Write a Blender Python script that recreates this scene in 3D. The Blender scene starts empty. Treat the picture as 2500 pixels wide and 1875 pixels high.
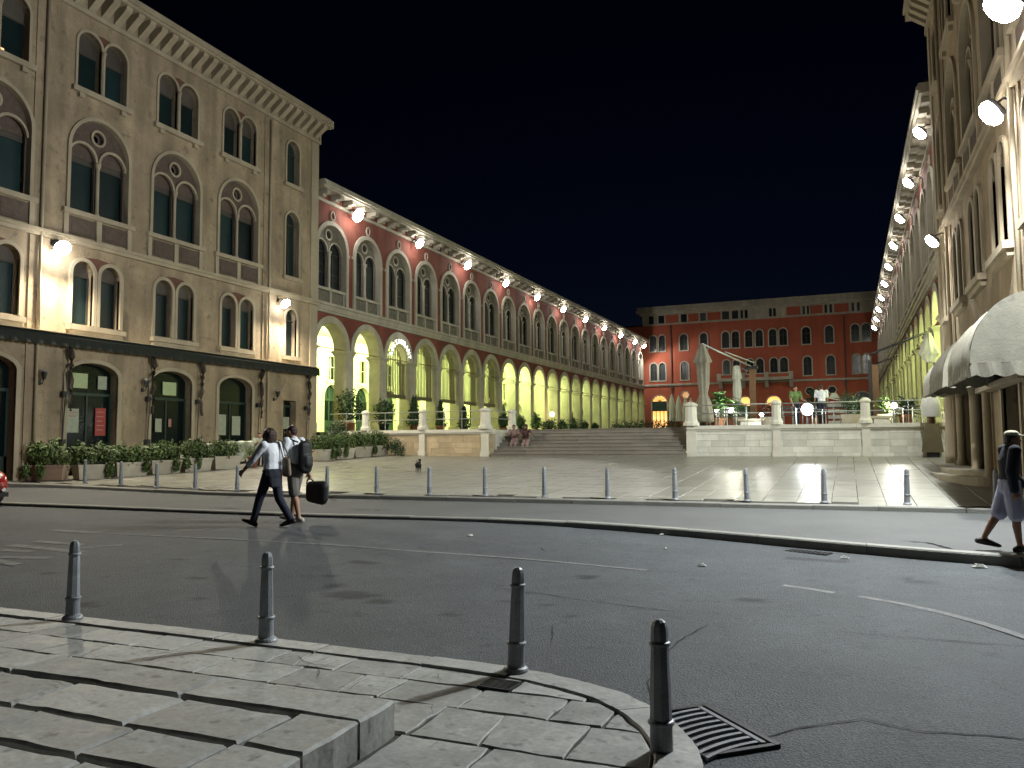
import bpy, bmesh, math, random
from math import sin, cos, pi, radians, sqrt, atan2
from mathutils import Vector, Matrix, noise
from mathutils.geometry import tessellate_polygon

S = bpy.context.scene
C = S.collection
random.seed(7)

# ------------------------------------------------------------------ camera
EYE = Vector((0, 0, 1.62))
cd = bpy.data.cameras.new('camera')
cam = bpy.data.objects.new('camera', cd)
C.objects.link(cam)
cd.sensor_fit = 'HORIZONTAL'; cd.sensor_width = 36.0
cd.lens = 36.0 * 1960 / 2500
cd.clip_start = 0.05; cd.clip_end = 3000
R = Matrix(((0.92264696, 0.03489447, 0.38406375),
            (0.3855692, -0.06363536, -0.9204819),
            (-0.00767969, 0.99736298, -0.0721672)))
cam.matrix_world = Matrix.Translation(EYE) @ R.to_4x4()
S.camera = cam

# ------------------------------------------------------------------ sky and exposure
W = bpy.data.worlds.new('World'); S.world = W; W.use_nodes = True
wn = W.node_tree
bg = wn.nodes['Background']
sky = wn.nodes.new('ShaderNodeTexSky')
sky.sky_type = 'NISHITA'; sky.sun_disc = False
sky.sun_elevation = radians(-5.0); sky.sun_rotation = radians(-10)
sky.altitude = 0; sky.air_density = 1.0; sky.dust_density = 1.0; sky.ozone_density = 3.0
wn.links.new(sky.outputs[0], bg.inputs[0])
bg.inputs[1].default_value = 0.06
S.view_settings.view_transform = 'Standard'
S.view_settings.look = 'None'
S.view_settings.gamma = 1.0
S.view_settings.use_curve_mapping = False
S.view_settings.exposure = 0.78
S.render.engine = 'CYCLES'
S.cycles.use_denoising = True
try:
    S.cycles.denoiser = 'OPENIMAGEDENOISE'
    S.cycles.denoising_prefilter = 'ACCURATE'
except Exception:
    pass
S.cycles.max_bounces = 5
S.cycles.diffuse_bounces = 3
S.cycles.glossy_bounces = 2
S.cycles.transmission_bounces = 2
S.cycles.sample_clamp_indirect = 4.0
S.cycles.caustics_reflective = False
S.cycles.caustics_refractive = False
S.cycles.use_light_tree = True

# light strengths (watts) and colours of the lamps the photograph shows
P_STREET = 2500.0          # lamps on the near pavilions
P_WING = 225.0             # floodlights under the wing eaves
P_ARC = 900.0              # lamps under the arcade vaults
COL_WHITE = (0.97, 1.0, 0.95)
COL_WARM = (1.0, 0.90, 0.70)
COL_COOL = (0.90, 0.97, 1.0)
COL_ARC = (0.80, 1.0, 0.40)

# ------------------------------------------------------------------ materials
def nn(nt, t, **kw):
    n = nt.nodes.new(t)
    for k, v in kw.items(): setattr(n, k, v)
    return n

MATS = {}
def mat(name, col, rough=0.8, var=0.15, scale=1.5, bump=0.15, bscale=25.0, metal=0.0, rnd=0.0, streak=0.0,
        spec=0.4, fine=0.0, attr=None, rvar=0.0, emit=None, mott=None):
    m = bpy.data.materials.new(name); m.use_nodes = True
    nt = m.node_tree; b = nt.nodes['Principled BSDF']
    g = nn(nt, 'ShaderNodeNewGeometry'); oi = nn(nt, 'ShaderNodeObjectInfo')
    off = nn(nt, 'ShaderNodeVectorMath', operation='ADD')
    nt.links.new(g.outputs['Position'], off.inputs[0])
    sc = nn(nt, 'ShaderNodeMath', operation='MULTIPLY'); sc.inputs[1].default_value = 37.0 if rnd else 0.0
    nt.links.new(oi.outputs['Random'], sc.inputs[0]); nt.links.new(sc.outputs[0], off.inputs[1])
    n1 = nn(nt, 'ShaderNodeTexNoise'); n1.inputs['Scale'].default_value = scale; n1.inputs['Detail'].default_value = 6
    n1.inputs['Roughness'].default_value = 0.65
    nt.links.new(off.outputs[0], n1.inputs['Vector'])
    mr = nn(nt, 'ShaderNodeMapRange'); mr.inputs[1].default_value = 0.25; mr.inputs[2].default_value = 0.75
    mr.inputs[3].default_value = 1 - var; mr.inputs[4].default_value = 1 + var
    nt.links.new(n1.outputs['Fac'], mr.inputs[0])
    f = mr.outputs[0]
    def mul(a, bsock):
        x = nn(nt, 'ShaderNodeMath', operation='MULTIPLY')
        nt.links.new(a, x.inputs[0]); nt.links.new(bsock, x.inputs[1]); return x.outputs[0]
    if rnd:
        r = nn(nt, 'ShaderNodeMapRange'); r.inputs[3].default_value = 1 - rnd; r.inputs[4].default_value = 1 + rnd
        nt.links.new(oi.outputs['Random'], r.inputs[0]); f = mul(f, r.outputs[0])
    if streak:
        mp = nn(nt, 'ShaderNodeMapping'); mp.inputs['Scale'].default_value = (1.3, 1.3, 0.2)
        nt.links.new(g.outputs['Position'], mp.inputs[0])
        n3 = nn(nt, 'ShaderNodeTexNoise'); n3.inputs['Scale'].default_value = 1.3; n3.inputs['Detail'].default_value = 5
        nt.links.new(mp.outputs[0], n3.inputs['Vector'])
        r = nn(nt, 'ShaderNodeMapRange'); r.inputs[1].default_value = 0.35; r.inputs[2].default_value = 0.7
        r.inputs[3].default_value = 1 + streak * 0.3; r.inputs[4].default_value = 1 - streak
        nt.links.new(n3.outputs['Fac'], r.inputs[0]); f = mul(f, r.outputs[0])
    n2 = nn(nt, 'ShaderNodeTexNoise'); n2.inputs['Scale'].default_value = bscale; n2.inputs['Detail'].default_value = 4
    nt.links.new(off.outputs[0], n2.inputs['Vector'])
    if fine:
        r = nn(nt, 'ShaderNodeMapRange'); r.inputs[1].default_value = 0.3; r.inputs[2].default_value = 0.7
        r.inputs[3].default_value = 1 - fine; r.inputs[4].default_value = 1 + fine
        nt.links.new(n2.outputs['Fac'], r.inputs[0]); f = mul(f, r.outputs[0])
    if mott:
        nm = nn(nt, 'ShaderNodeTexNoise'); nm.inputs['Scale'].default_value = mott[0]; nm.inputs['Detail'].default_value = 8; nm.inputs['Roughness'].default_value = 0.75
        nt.links.new(off.outputs[0], nm.inputs['Vector'])
        r = nn(nt, 'ShaderNodeMapRange'); r.inputs[1].default_value = 0.50; r.inputs[2].default_value = 0.66
        r.inputs[3].default_value = 1.0; r.inputs[4].default_value = mott[1]
        nt.links.new(nm.outputs['Fac'], r.inputs[0]); f = mul(f, r.outputs[0])
        nm = nn(nt, 'ShaderNodeTexNoise'); nm.inputs['Scale'].default_value = mott[0]*3.1; nm.inputs['Detail'].default_value = 5
        nt.links.new(off.outputs[0], nm.inputs['Vector'])
        r = nn(nt, 'ShaderNodeMapRange'); r.inputs[1].default_value = 0.60; r.inputs[2].default_value = 0.72
        r.inputs[3].default_value = 1.0; r.inputs[4].default_value = mott[2]
        nt.links.new(nm.outputs['Fac'], r.inputs[0]); f = mul(f, r.outputs[0])
    if attr:
        a = nn(nt, 'ShaderNodeAttribute', attribute_name=attr)
        f = mul(f, a.outputs['Fac'])
    vs = nn(nt, 'ShaderNodeVectorMath', operation='SCALE'); vs.inputs[0].default_value = col
    nt.links.new(f, vs.inputs['Scale'])
    nt.links.new(vs.outputs[0], b.inputs['Base Color'])
    b.inputs['Roughness'].default_value = rough
    if rvar:
        r = nn(nt, 'ShaderNodeMapRange'); r.inputs[1].default_value = 0.3; r.inputs[2].default_value = 0.7
        r.inputs[3].default_value = rough - rvar; r.inputs[4].default_value = rough + rvar
        nt.links.new(n1.outputs['Fac'], r.inputs[0]); nt.links.new(r.outputs[0], b.inputs['Roughness'])
    b.inputs['Metallic'].default_value = metal
    b.inputs['Specular IOR Level'].default_value = spec
    if bump:
        bp = nn(nt, 'ShaderNodeBump'); bp.inputs['Strength'].default_value = bump; bp.inputs['Distance'].default_value = 0.02
        nt.links.new(n2.outputs['Fac'], bp.inputs['Height']); nt.links.new(bp.outputs[0], b.inputs['Normal'])
    if emit:
        b.inputs['Emission Color'].default_value = (*emit[0], 1); b.inputs['Emission Strength'].default_value = emit[1]
    MATS[name] = m
    return m

def emitter(name, col, s):
    return mat(name, (0.8, 0.8, 0.8), rough=0.5, var=0.02, bump=0, emit=(col, s))

M_STONE = mat('pavilion_stone', (0.30, 0.232, 0.152), 0.88, 0.24, 0.9, 0.25, 18, streak=0.34, fine=.06, mott=(.9,1.16,.62))
M_TRIM = mat('trim_stone', (0.36, 0.30, 0.21), 0.8, 0.14, 1.2, 0.2, 20, streak=0.2)
M_TRIM2 = mat('wing_trim_stone', (0.37, 0.335, 0.27), 0.8, 0.14, 1.2, 0.2, 20, streak=0.22)
M_RED = mat('red_plaster', (0.175, 0.052, 0.036), 0.9, 0.28, 0.8, 0.12, 30, streak=0.3)
M_RED2 = mat('palace_red_plaster', (0.33, 0.08, 0.043), 0.9, 0.14, 0.35, 0.1, 20, streak=0.15)
M_REDFILL = mat('dull_red_infill', (0.13, 0.06, 0.04), 0.9, 0.2, 2, 0.2, 25)
M_PANEL = mat('carved_panel', (0.16, 0.145, 0.115), 0.9, 0.3, 6, 0.6, 14)
M_PANELR = mat('brown_carved_panel', (0.095, 0.07, 0.055), 0.9, 0.3, 6, 0.6, 14)
M_GLASS = mat('dark_window_glass', (0.004, 0.008, 0.008), 0.14, 0.3, 0.8, 0, 10, spec=0.2)
M_SHUT = mat('teal_window_blind', (0.007, 0.019, 0.019), 0.35, 0.3, 1.2, 0, 10, rnd=0.55)
M_GLASSW = mat('wing_window_glass', (0.036, 0.041, 0.042), 0.18, 0.4, 0.8, 0, 10, spec=0.5, rnd=.7)
M_WOODF = mat('window_wood', (0.05, 0.045, 0.035), 0.6, 0.2, 4, 0.1, 40)
M_GREEN = mat('green_door_paint', (0.010, 0.026, 0.017), 0.45, 0.2, 3, 0.1, 30)
M_YEL = mat('arcade_plaster', (0.66, 0.62, 0.42), 0.92, 0.08, 0.5, 0.08, 15)
M_METAL = mat('dark_metal', (0.03, 0.03, 0.032), 0.5, 0.2, 4, 0.1, 40, metal=0.4)
M_RAIL = mat('galvanised_rail', (0.32, 0.33, 0.31), 0.45, 0.15, 4, 0.05, 40, metal=0.5)
M_BOLL = mat('bollard_grey_paint', (0.21, 0.222, 0.238), 0.45, 0.25, 7, 0.15, 60, metal=0.1, rnd=0.15, fine=0.14)
M_ASPH = mat('asphalt', (0.069, 0.075, 0.081), 0.74, 0.2, 0.9, 1.0, 70, fine=0.42, attr='wear', spec=0.3, mott=(1.7,1.18,.72))
M_ASPH2 = mat('strip_asphalt', (0.105, 0.107, 0.105), 0.76, 0.14, 0.6, 0.7, 95, fine=0.25, spec=0.3)
M_CRACK = mat('crack_shadow', (0.012, 0.012, 0.012), 0.95, 0.2, 5, 0, 10)
M_PAINT = mat('worn_road_paint', (0.15, 0.15, 0.145), 0.8, 0.5, 6, 0.4, 90, fine=0.5)
M_SLAB = mat('worn_pavement_stone', (0.285, 0.283, 0.262), 0.68, 0.3, 3.2, 0.16, 26, rnd=0.2, fine=0.12, rvar=0.14, mott=(3.4,1.3,.5))
M_KERB = mat('kerb_stone', (0.30, 0.298, 0.278), 0.62, 0.26, 3.5, 0.2, 26, rnd=0.12, fine=0.1, mott=(4,1.3,.55))
M_KERB2 = mat('plaza_kerb_stone', (0.21, 0.205, 0.18), 0.75, 0.18, 2.5, 0.5, 32, rnd=0.1)
M_JOINT = mat('joint_dirt', (0.06, 0.056, 0.048), 0.95, 0.3, 8, 0.4, 60)
M_PLAZA = mat('polished_limestone', (0.225, 0.215, 0.178), 0.37, 0.2, 1.6, 0.14, 12, rnd=0.11, rvar=0.10, spec=0.3, mott=(1.9,1.15,.88))
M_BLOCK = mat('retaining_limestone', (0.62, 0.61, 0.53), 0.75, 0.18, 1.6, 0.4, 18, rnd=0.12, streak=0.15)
M_STEP = mat('stair_stone', (0.21, 0.19, 0.155), 0.8, 0.18, 1.8, 0.4, 20, rnd=0.08)
M_POST = mat('parapet_post_stone', (0.60, 0.58, 0.49), 0.7, 0.12, 2.5, 0.25, 25)
M_TROUGH = mat('planter_concrete', (0.40, 0.36, 0.28), 0.85, 0.18, 3, 0.3, 25, rnd=0.15)
M_TERRA = mat('terracotta', (0.33, 0.14, 0.07), 0.8, 0.2, 3, 0.2, 25, rnd=0.1)
M_SOIL = mat('soil', (0.03, 0.022, 0.015), 0.95, 0.3, 8, 0.5, 30)
M_LEAF = mat('shrub_leaf', (0.07, 0.11, 0.03), 0.55, 0.5, 9, 0, 10, rnd=0.2)
M_LEAF2 = mat('dark_leaf', (0.022, 0.05, 0.016), 0.5, 0.5, 9, 0, 10, rnd=0.2)
M_PALM = mat('palm_leaf', (0.05, 0.11, 0.03), 0.5, 0.4, 8, 0, 10)
M_STEM = mat('stem_bark', (0.07, 0.05, 0.035), 0.9, 0.3, 8, 0.4, 40)
M_CANVAS = mat('cream_canvas', (0.205, 0.192, 0.15), 0.9, 0.22, 2.5, 0.2, 30, mott=(1.6,1.15,.75))
M_CANVASW = mat('white_canvas', (0.50, 0.50, 0.45), 0.9, 0.08, 2.5, 0.1, 60)
M_CLOTHG = mat('pale_cover_cloth', (0.40, 0.43, 0.34), 0.85, 0.15, 3, 0.15, 40, rnd=0.12)
M_AWN = mat('green_awning', (0.012, 0.015, 0.011), 0.8, 0.2, 3, 0.1, 40)
M_BLIND = mat('arch_blind_fabric', (0.13, 0.11, 0.06), 0.9, 0.12, 4, 0.1, 40)
M_BLIND2 = mat('arch_blind_stripe', (0.06, 0.05, 0.025), 0.9, 0.12, 4, 0.1, 40)
M_WOOD = mat('mast_wood', (0.15, 0.08, 0.038), 0.6, 0.25, 4, 0.2, 40)
M_ROOF = mat('roof_tile', (0.12, 0.07, 0.05), 0.9, 0.2, 2, 0.3, 20)
M_DARK = mat('dark_interior', (0.012, 0.012, 0.012), 0.9, 0.2, 2, 0, 20)
M_LAMPW = emitter('floodlight_lens', (1.0, 0.97, 0.9), 60)
M_LAMPC = emitter('arcade_lamp_globe', (1.0, 0.98, 0.6), 14)
M_SIGN = emitter('sign_letter_glow', (0.95, 1.0, 0.97), 1.1)
M_WARM = emitter('warm_lit_room', (1.0, 0.42, 0.08), 1.1)
M_WARM2 = emitter('dim_warm_room', (1.0, 0.42, 0.1), 0.35)

# ------------------------------------------------------------------ mesh helpers
class MB:
    def __init__(s): s.v = []; s.f = []; s.m = []
    def add(s, vs, fs, mi=0):
        o = len(s.v); s.v += [tuple(v) for v in vs]; s.f += [tuple(i + o for i in f) for f in fs]; s.m += [mi] * len(fs)
    def box(s, x0, x1, y0, y1, z0, z1, mi=0):
        s.add([(x0,y0,z0),(x1,y0,z0),(x1,y1,z0),(x0,y1,z0),(x0,y0,z1),(x1,y0,z1),(x1,y1,z1),(x0,y1,z1)],
              [(0,3,2,1),(4,5,6,7),(0,1,5,4),(1,2,6,5),(2,3,7,6),(3,0,4,7)], mi)
    def frustum(s, cx, cy, hx0, hy0, z0, hx1, hy1, z1, mi=0):
        s.add([(cx-hx0,cy-hy0,z0),(cx+hx0,cy-hy0,z0),(cx+hx0,cy+hy0,z0),(cx-hx0,cy+hy0,z0),
               (cx-hx1,cy-hy1,z1),(cx+hx1,cy-hy1,z1),(cx+hx1,cy+hy1,z1),(cx-hx1,cy+hy1,z1)],
              [(0,3,2,1),(4,5,6,7),(0,1,5,4),(1,2,6,5),(2,3,7,6),(3,0,4,7)], mi)
    def lathe(s, prof, n=16, cx=0, cy=0, mi=0, a0=0.0, close=True):
        o = []
        for (r, z) in prof:
            for i in range(n):
                a = a0 + 2*pi*i/n; o.append((cx + r*cos(a), cy + r*sin(a), z))
        fs = []
        for j in range(len(prof)-1):
            for i in range(n):
                k = (i+1) % n
                fs.append((j*n+i, j*n+k, (j+1)*n+k, (j+1)*n+i))
        if close:
            fs.append(tuple(range(n-1, -1, -1))); fs.append(tuple((len(prof)-1)*n + i for i in range(n)))
        s.add(o, fs, mi)
    def tube(s, pts, r, n=8, mi=0, r2=None):
        pts = [Vector(p) for p in pts]; o = []; L = len(pts)
        for j, p in enumerate(pts):
            d = (pts[min(j+1, L-1)] - pts[max(j-1, 0)]).normalized()
            u = d.cross(Vector((0,0,1)))
            if u.length < 1e-3: u = Vector((1,0,0))
            u.normalize(); w = d.cross(u)
            rr = r if r2 is None else r + (r2-r)*j/max(1, L-1)
            for i in range(n):
                a = 2*pi*i/n; o.append(p + (u*cos(a) + w*sin(a))*rr)
        fs = []
        for j in range(L-1):
            for i in range(n):
                k = (i+1) % n; fs.append((j*n+i, j*n+k, (j+1)*n+k, (j+1)*n+i))
        fs.append(tuple(range(n-1,-1,-1))); fs.append(tuple((L-1)*n+i for i in range(n)))
        s.add(o, fs, mi)
    def prism(s, poly, z0, z1, mi=0, top=None):
        n = len(poly); t = top or poly
        s.add([(x,y,z0) for x,y in poly] + [(x,y,z1) for x,y in t],
              [tuple(range(n-1,-1,-1)), tuple(range(n,2*n))] + [(i,(i+1)%n,n+(i+1)%n,n+i) for i in range(n)], mi)
    def plate(s, outer, holes, y, depth, mi=0, back=False, edge=True):
        """facade plate in x-z at local depth y, with holes whose reveals go `depth` inwards"""
        loops = [outer] + holes
        vs = [Vector((a, b, 0)) for l in loops for a, b in l]
        tris = tessellate_polygon([[Vector((a, b, 0)) for a, b in l] for l in loops])
        P = [(v.x, y, v.y) for v in vs]
        fs = []
        for t in tris:
            a, b, c = (vs[i] for i in t)
            if (b-a).cross(c-a).z < 0: t = (t[0], t[2], t[1])
            fs.append(tuple(t))
        s.add(P, fs, mi)
        if back: s.add([(v.x, y+depth, v.y) for v in vs], [tuple(reversed(f)) for f in fs], mi)
        for k, l in enumerate(loops):
            if k == 0 and not edge: continue
            n = len(l)
            s.add([(a, y, b) for a, b in l] + [(a, y+depth, b) for a, b in l],
                  [(i, (i+1) % n, n+(i+1) % n, n+i) for i in range(n)], mi)
    def build(s, name, m, parent=None, smooth=False, loc=None):
        me = bpy.data.meshes.new(name)
        me.from_pydata(s.v, [], s.f)
        for x in (m if isinstance(m, (list, tuple)) else [m]): me.materials.append(x)
        if len(me.materials) > 1: me.polygons.foreach_set('material_index', s.m)
        if smooth: me.polygons.foreach_set('use_smooth', [True]*len(me.polygons))
        me.update()
        return link(name, me, parent, loc)

def link(name, me, parent=None, loc=None, rot=None):
    o = bpy.data.objects.new(name, me); C.objects.link(o)
    if parent is not None: o.parent = parent
    if loc is not None: o.location = loc
    if rot is not None: o.rotation_euler = rot
    return o

def empty(name, loc=(0,0,0), rz=0.0, label=None, cat=None, group=None):
    o = bpy.data.objects.new(name, None); C.objects.link(o)
    o.location = loc; o.rotation_euler = (0,0,rz); o.empty_display_size = 0.2
    if label: tag(o, label, cat, group)
    return o
def tag(o, label, cat, group=None, kind=None):
    o['label'] = label; o['category'] = cat
    if group: o['group'] = group
    if kind: o['kind'] = kind
    return o
def struct(o): o['kind'] = 'structure'; return o
def copy_tree(o, parent=None, loc=None, rz=None):
    c = o.copy(); C.objects.link(c); c.parent = parent
    if loc is not None: c.location = loc
    if rz is not None: c.rotation_euler = (0, 0, rz)
    for ch in list(o.children): copy_tree(ch, c)
    return c
ORD = ['first','second','third','fourth','fifth','sixth','seventh','eighth','ninth','tenth','eleventh','twelfth','thirteenth',
       'fourteenth','fifteenth','sixteenth','seventeenth','eighteenth','nineteenth','twentieth','twenty-first']

def light(kind, name, loc, energy, col, parent=None, size=0.1, direction=None, cone=160, blend=0.6):
    d = bpy.data.lights.new(name, kind); d.energy = energy; d.color = col
    d.shadow_soft_size = size
    if kind == 'SPOT': d.spot_size = radians(cone); d.spot_blend = blend
    o = bpy.data.objects.new(name, d); C.objects.link(o); o.location = loc
    if direction is not None: o.rotation_euler = Vector(direction).to_track_quat('-Z', 'Y').to_euler()
    if parent is not None: o.parent = parent
    return o

def arch(hw, z0, zs, n=12, rise=None, cx=0.0):
    """outline of an arched opening: half width, sill, springing; semicircle unless a rise is given (counter-clockwise)"""
    r = hw if rise is None else rise
    pts = [(cx-hw, z0), (cx+hw, z0)]
    for i in range(n+1):
        a = pi*i/n; pts.append((cx+hw*cos(a), zs+r*sin(a)))
    return pts
def circ(cx, cz, r, n=14): return [(cx+r*cos(2*pi*i/n), cz+r*sin(2*pi*i/n)) for i in range(n)]
def rect(a, b, c, d): return [(a,c),(b,c),(b,d),(a,d)]
def clamp(t, a=0.0, b=1.0): return max(a, min(b, t))
def smooth(t): t = clamp(t); return t*t*(3-2*t)
def lerp(a, b, t): return a+(b-a)*t

# ------------------------------------------------------------------ ground heights
def rise(X): return 0.25*clamp((-15-X)/7.5, 0, 1.3)**2
def wr(X): return smooth((X+8)/9)
def road_z(X, Y):
    if Y <= 5.6: l = 0.0
    elif Y <= 11.0: l = 0.051*(Y-5.6)
    elif Y <= 12.0: l = 0.051*5.4 + 0.01*(Y-11.0)
    else: l = 0.2854-0.025*(Y-12.0)
    r = 0.012*max(0, Y-5.6)
    return -0.12 + lerp(l, r, wr(X))
def zif(X): return lerp(0.19, 0.08, wr(X))
def strip_z(X, Y):
    return zif(X)+(0.19-zif(X))*clamp((Y-11.5)/6.2) + rise(X)*clamp((Y-13.5)/4.2)
def plaza_z(X, Y): return 0.30+0.0466*(Y-18.2)+rise(X)

def interp(poly, x):
    for (a, b) in zip(poly, poly[1:]):
        if a[0] <= x <= b[0]: return lerp(a[1], b[1], (x-a[0])/(b[0]-a[0]))
    return poly[0][1] if x < poly[0][0] else poly[-1][1]
ISL = [(-40,14.1),(-19.5,13.85),(-14.1,13.68),(-10.3,13.62),(-8.5,13.75),(-6.3,13.98),(-5.0,13.98),(-3.84,13.83),(-2.36,13.52),
       (-1.06,13.16),(0.2,12.72),(1.12,12.42),(2.04,12.18),(4,11.7),(9,10.6)]
FARK = [(-40,9.0),(-28,13.8),(-24.4,15.75),(-23.1,16.42),(-22.3,16.82),(-21.1,17.24),(-19.7,17.5),(-17.6,17.68),(-15,17.75),(9,17.75)]

# ================================================================== GROUND, ROAD, PAVEMENTS
b = MB(); b.add([(-900,-900,-0.7),(900,-900,-0.7),(900,900,-0.7),(-900,900,-0.7)], [(0,1,2,3)])
struct(b.build('ground', M_ASPH2))

STAINS = [(-5.08,7.56,.34,.20),(-5.54,7.88,.13,.12),(-4.61,7.38,.15,.12),(-6.59,6.88,.1,.07),(-8.64,8.63,.13,.08),(-5.91,8.33,.1,.07),
          (-2.95,9.45,.14,.18),(-3.7,7.2,.12,.08),(-2.94,7.91,.08,.07),(-2.57,7.54,.05,.05),(-3.38,7.91,.06,.05),(-7.4,7.7,.12,.06),
          (-1.0,8.9,.2,.1),(-6.0,9.2,.25,.1),(0.6,10.8,.3,.12),(-0.5,11.9,.5,.12),(-7.6,6.3,.2,.1),(-9.5,7.4,.25,.08)]
def wear(x, y):
    w = 1.0
    for (a, c, rx, ry) in STAINS:
        d = sqrt(((x-a)/rx)**2 + ((y-c)/ry)**2) + 0.55*noise.noise(Vector((x*7, y*7, a)))
        w *= 1-0.66*(1-smooth((d-0.65)/0.5))
    # patched seams and tyre-polished lanes
    w *= 1+0.10*noise.noise(Vector((x*0.35, y*0.9, 3.1)))
    if x > 0.0 and y < 5.56+0.1*sin(x*6): w *= 0.86
    return w
def grid(xs, ys, zf): return [(x, y, zf(x, y)) for y in ys for x in xs], \
    [(j*len(xs)+i, j*len(xs)+i+1, (j+1)*len(xs)+i+1, (j+1)*len(xs)+i) for j in range(len(ys)-1) for i in range(len(xs)-1)]
def frange(a, c, s): n = max(1, round((c-a)/s)); return [a+(c-a)*i/n for i in range(n+1)]
xs = frange(-60,-14,2.5)[:-1]+frange(-14,3.5,0.09)[:-1]+frange(3.5,40,2.5)
ys = frange(-30,3.5,3)[:-1]+frange(3.5,10.5,0.09)[:-1]+frange(10.5,14.6,0.2)
v, f = grid(xs, ys, lambda x, y: road_z(x, y) + 0.006*noise.noise(Vector((x*0.8, y*0.8, 0))))
b = MB(); b.add(v, f); road = struct(b.build('road', M_ASPH, smooth=True))
at = road.data.attributes.new('wear', 'FLOAT', 'POINT')
at.data.foreach_set('value', [wear(p[0], p[1]) for p in v])

def ribbon(name, pts, w, m, parent, zf, jit=0.0, dz=0.005, seg=0.09, taper=True):
    P = []
    for (a, c) in zip(pts, pts[1:]):
        L = sqrt((c[0]-a[0])**2+(c[1]-a[1])**2); n = max(1, int(L/seg))
        for i in range(n): P.append((lerp(a[0],c[0],i/n)+random.uniform(-jit,jit), lerp(a[1],c[1],i/n)+random.uniform(-jit,jit)))
    P.append(pts[-1]); vs = []; N = len(P)
    for i, p in enumerate(P):
        q0, q1 = P[max(0,i-1)], P[min(N-1,i+1)]
        d = Vector((q1[0]-q0[0], q1[1]-q0[1])); d.normalize(); nrm = Vector((-d.y, d.x))
        k = w*(random.uniform(0.55,1.25) if jit else 1)*(min(1, 0.25+min(i, N-1-i)*0.35) if taper else 1)/2
        for s in (-1, 1):
            x, y = p[0]+nrm.x*k*s, p[1]+nrm.y*k*s; vs.append((x, y, zf(x,y)+dz))
    mb = MB(); mb.add(vs, [(2*i, 2*i+2, 2*i+3, 2*i+1) for i in range(N-1)]); return mb.build(name, m, parent)
CR = [([(-0.56,4.98),(-0.35,5.24),(-0.21,5.38),(0.02,5.57),(0.17,5.52),(0.34,5.48),(0.48,5.51),(0.88,5.55),(1.6,5.5)],.014),
      ([(0.01,5.3),(0.16,5.37),(0.34,5.44),(0.48,5.51)],.008),
      ([(-0.19,7.86),(0.06,7.84),(0.65,7.85),(1.28,7.86),(2.2,7.8)],.012),
      ([(-1.26,7.69),(-1.31,7.48),(-1.41,7.01),(-1.41,6.22),(-1.4,5.84),(-1.26,5.39)],.012),
      ([(-3.95,8.47),(-3.56,8.42),(-3.36,8.34),(-3.03,8.33),(-2.77,8.25),(-2.44,8.19),(-1.56,8.07)],.012),
      ([(-2.61,7.16),(-2.45,6.75),(-2.38,6.52)],.010),([(-4.36,11.16),(-4.23,11.13),(-4.0,10.81)],.02),([(-5.47,11.13),(-5.21,11.1)],.02)]
for p, w_ in CR: ribbon('crack', p, w_, M_CRACK, road, road_z, jit=0.012)
# painted markings
CL = [(-11.96,10.13),(-8.83,10.18),(-5.79,10.12),(-3.98,10.2),(-2.4,10.13)]
ribbon('painted_line', CL, 0.07, M_PAINT, road, road_z, seg=0.3, taper=False)
ribbon('painted_line', [(-0.75,9.87),(-0.45,9.76),(-0.2,9.64)], 0.10, M_PAINT, road, road_z, seg=0.1, taper=False)
ribbon('painted_line', [(0.05,9.54),(0.4,9.33),(0.79,9.0),(1.1,8.6),(1.34,8.2),(1.7,7.5)], 0.11, M_PAINT, road, road_z, seg=0.1, taper=False)
for a, c, w_ in [((-13.14,10.18),(-11.96,10.13),.16),((-12.29,9.22),(-11.15,9.15),.15),((-12.35,8.85),(-10.54,8.66),.18),
                 ((-12.3,8.46),(-11.4,8.5),.14),((-11.9,7.95),(-10.61,8.19),.16),((-11.3,7.85),(-10.6,7.7),.16),((-10.9,8.95),(-10.47,9.31),.12)]:
    ribbon('painted_mark', [a, c], w_, M_PAINT, road, road_z, seg=0.25, taper=False)

# raised asphalt strip between the road and the plaza
b = MB(); xs = frange(-45, 16, 0.5); vs = []; n = 9
for x in xs:
    y0, y1 = interp(ISL, x)+0.2, interp(FARK, x)+0.03
    if y1 < y0+0.3: y1 = y0+0.3
    for i in range(n): y = lerp(y0, y1, i/(n-1)); vs.append((x, y, strip_z(x, y)-0.004))
b.add(vs, [(i*n+j, (i+1)*n+j, (i+1)*n+j+1, i*n+j+1) for i in range(len(xs)-1) for j in range(n-1)])
strip = struct(b.build('footway_strip', M_ASPH2, smooth=True))
for p, w_ in [([(0.68,13.36),(1.02,13.23),(1.14,12.98),(1.3,12.64)],.05),([(0.28,12.99),(0.35,12.99)],.04),([(-4.26,14.42),(-3.93,14.42)],.05),
              ([(-13.4,14.2),(-12.9,14.3),(-12.5,14.2)],.05),([(-11.9,14.1),(-11.5,14.12)],.05),([(-10.2,14.9),(-9.0,14.95)],.05)]:
    ribbon('crack', p, w_, M_CRACK, strip, strip_z, jit=0.015)

# the plaza in front of the retaining wall
b = MB(); xs = frange(-34, 12, 0.8); ys_n = 22; vs = []
for x in xs:
    y0 = interp(FARK, x)+0.22
    for i in range(ys_n): y = lerp(y0, 33.3, i/(ys_n-1)); vs.append((x, y, plaza_z(x, y)-0.03))
b.add(vs, [(i*ys_n+j, (i+1)*ys_n+j, (i+1)*ys_n+j+1, i*ys_n+j+1) for i in range(len(xs)-1) for j in range(ys_n-1)])
plaza = struct(b.build('plaza', M_JOINT, smooth=True))

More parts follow.
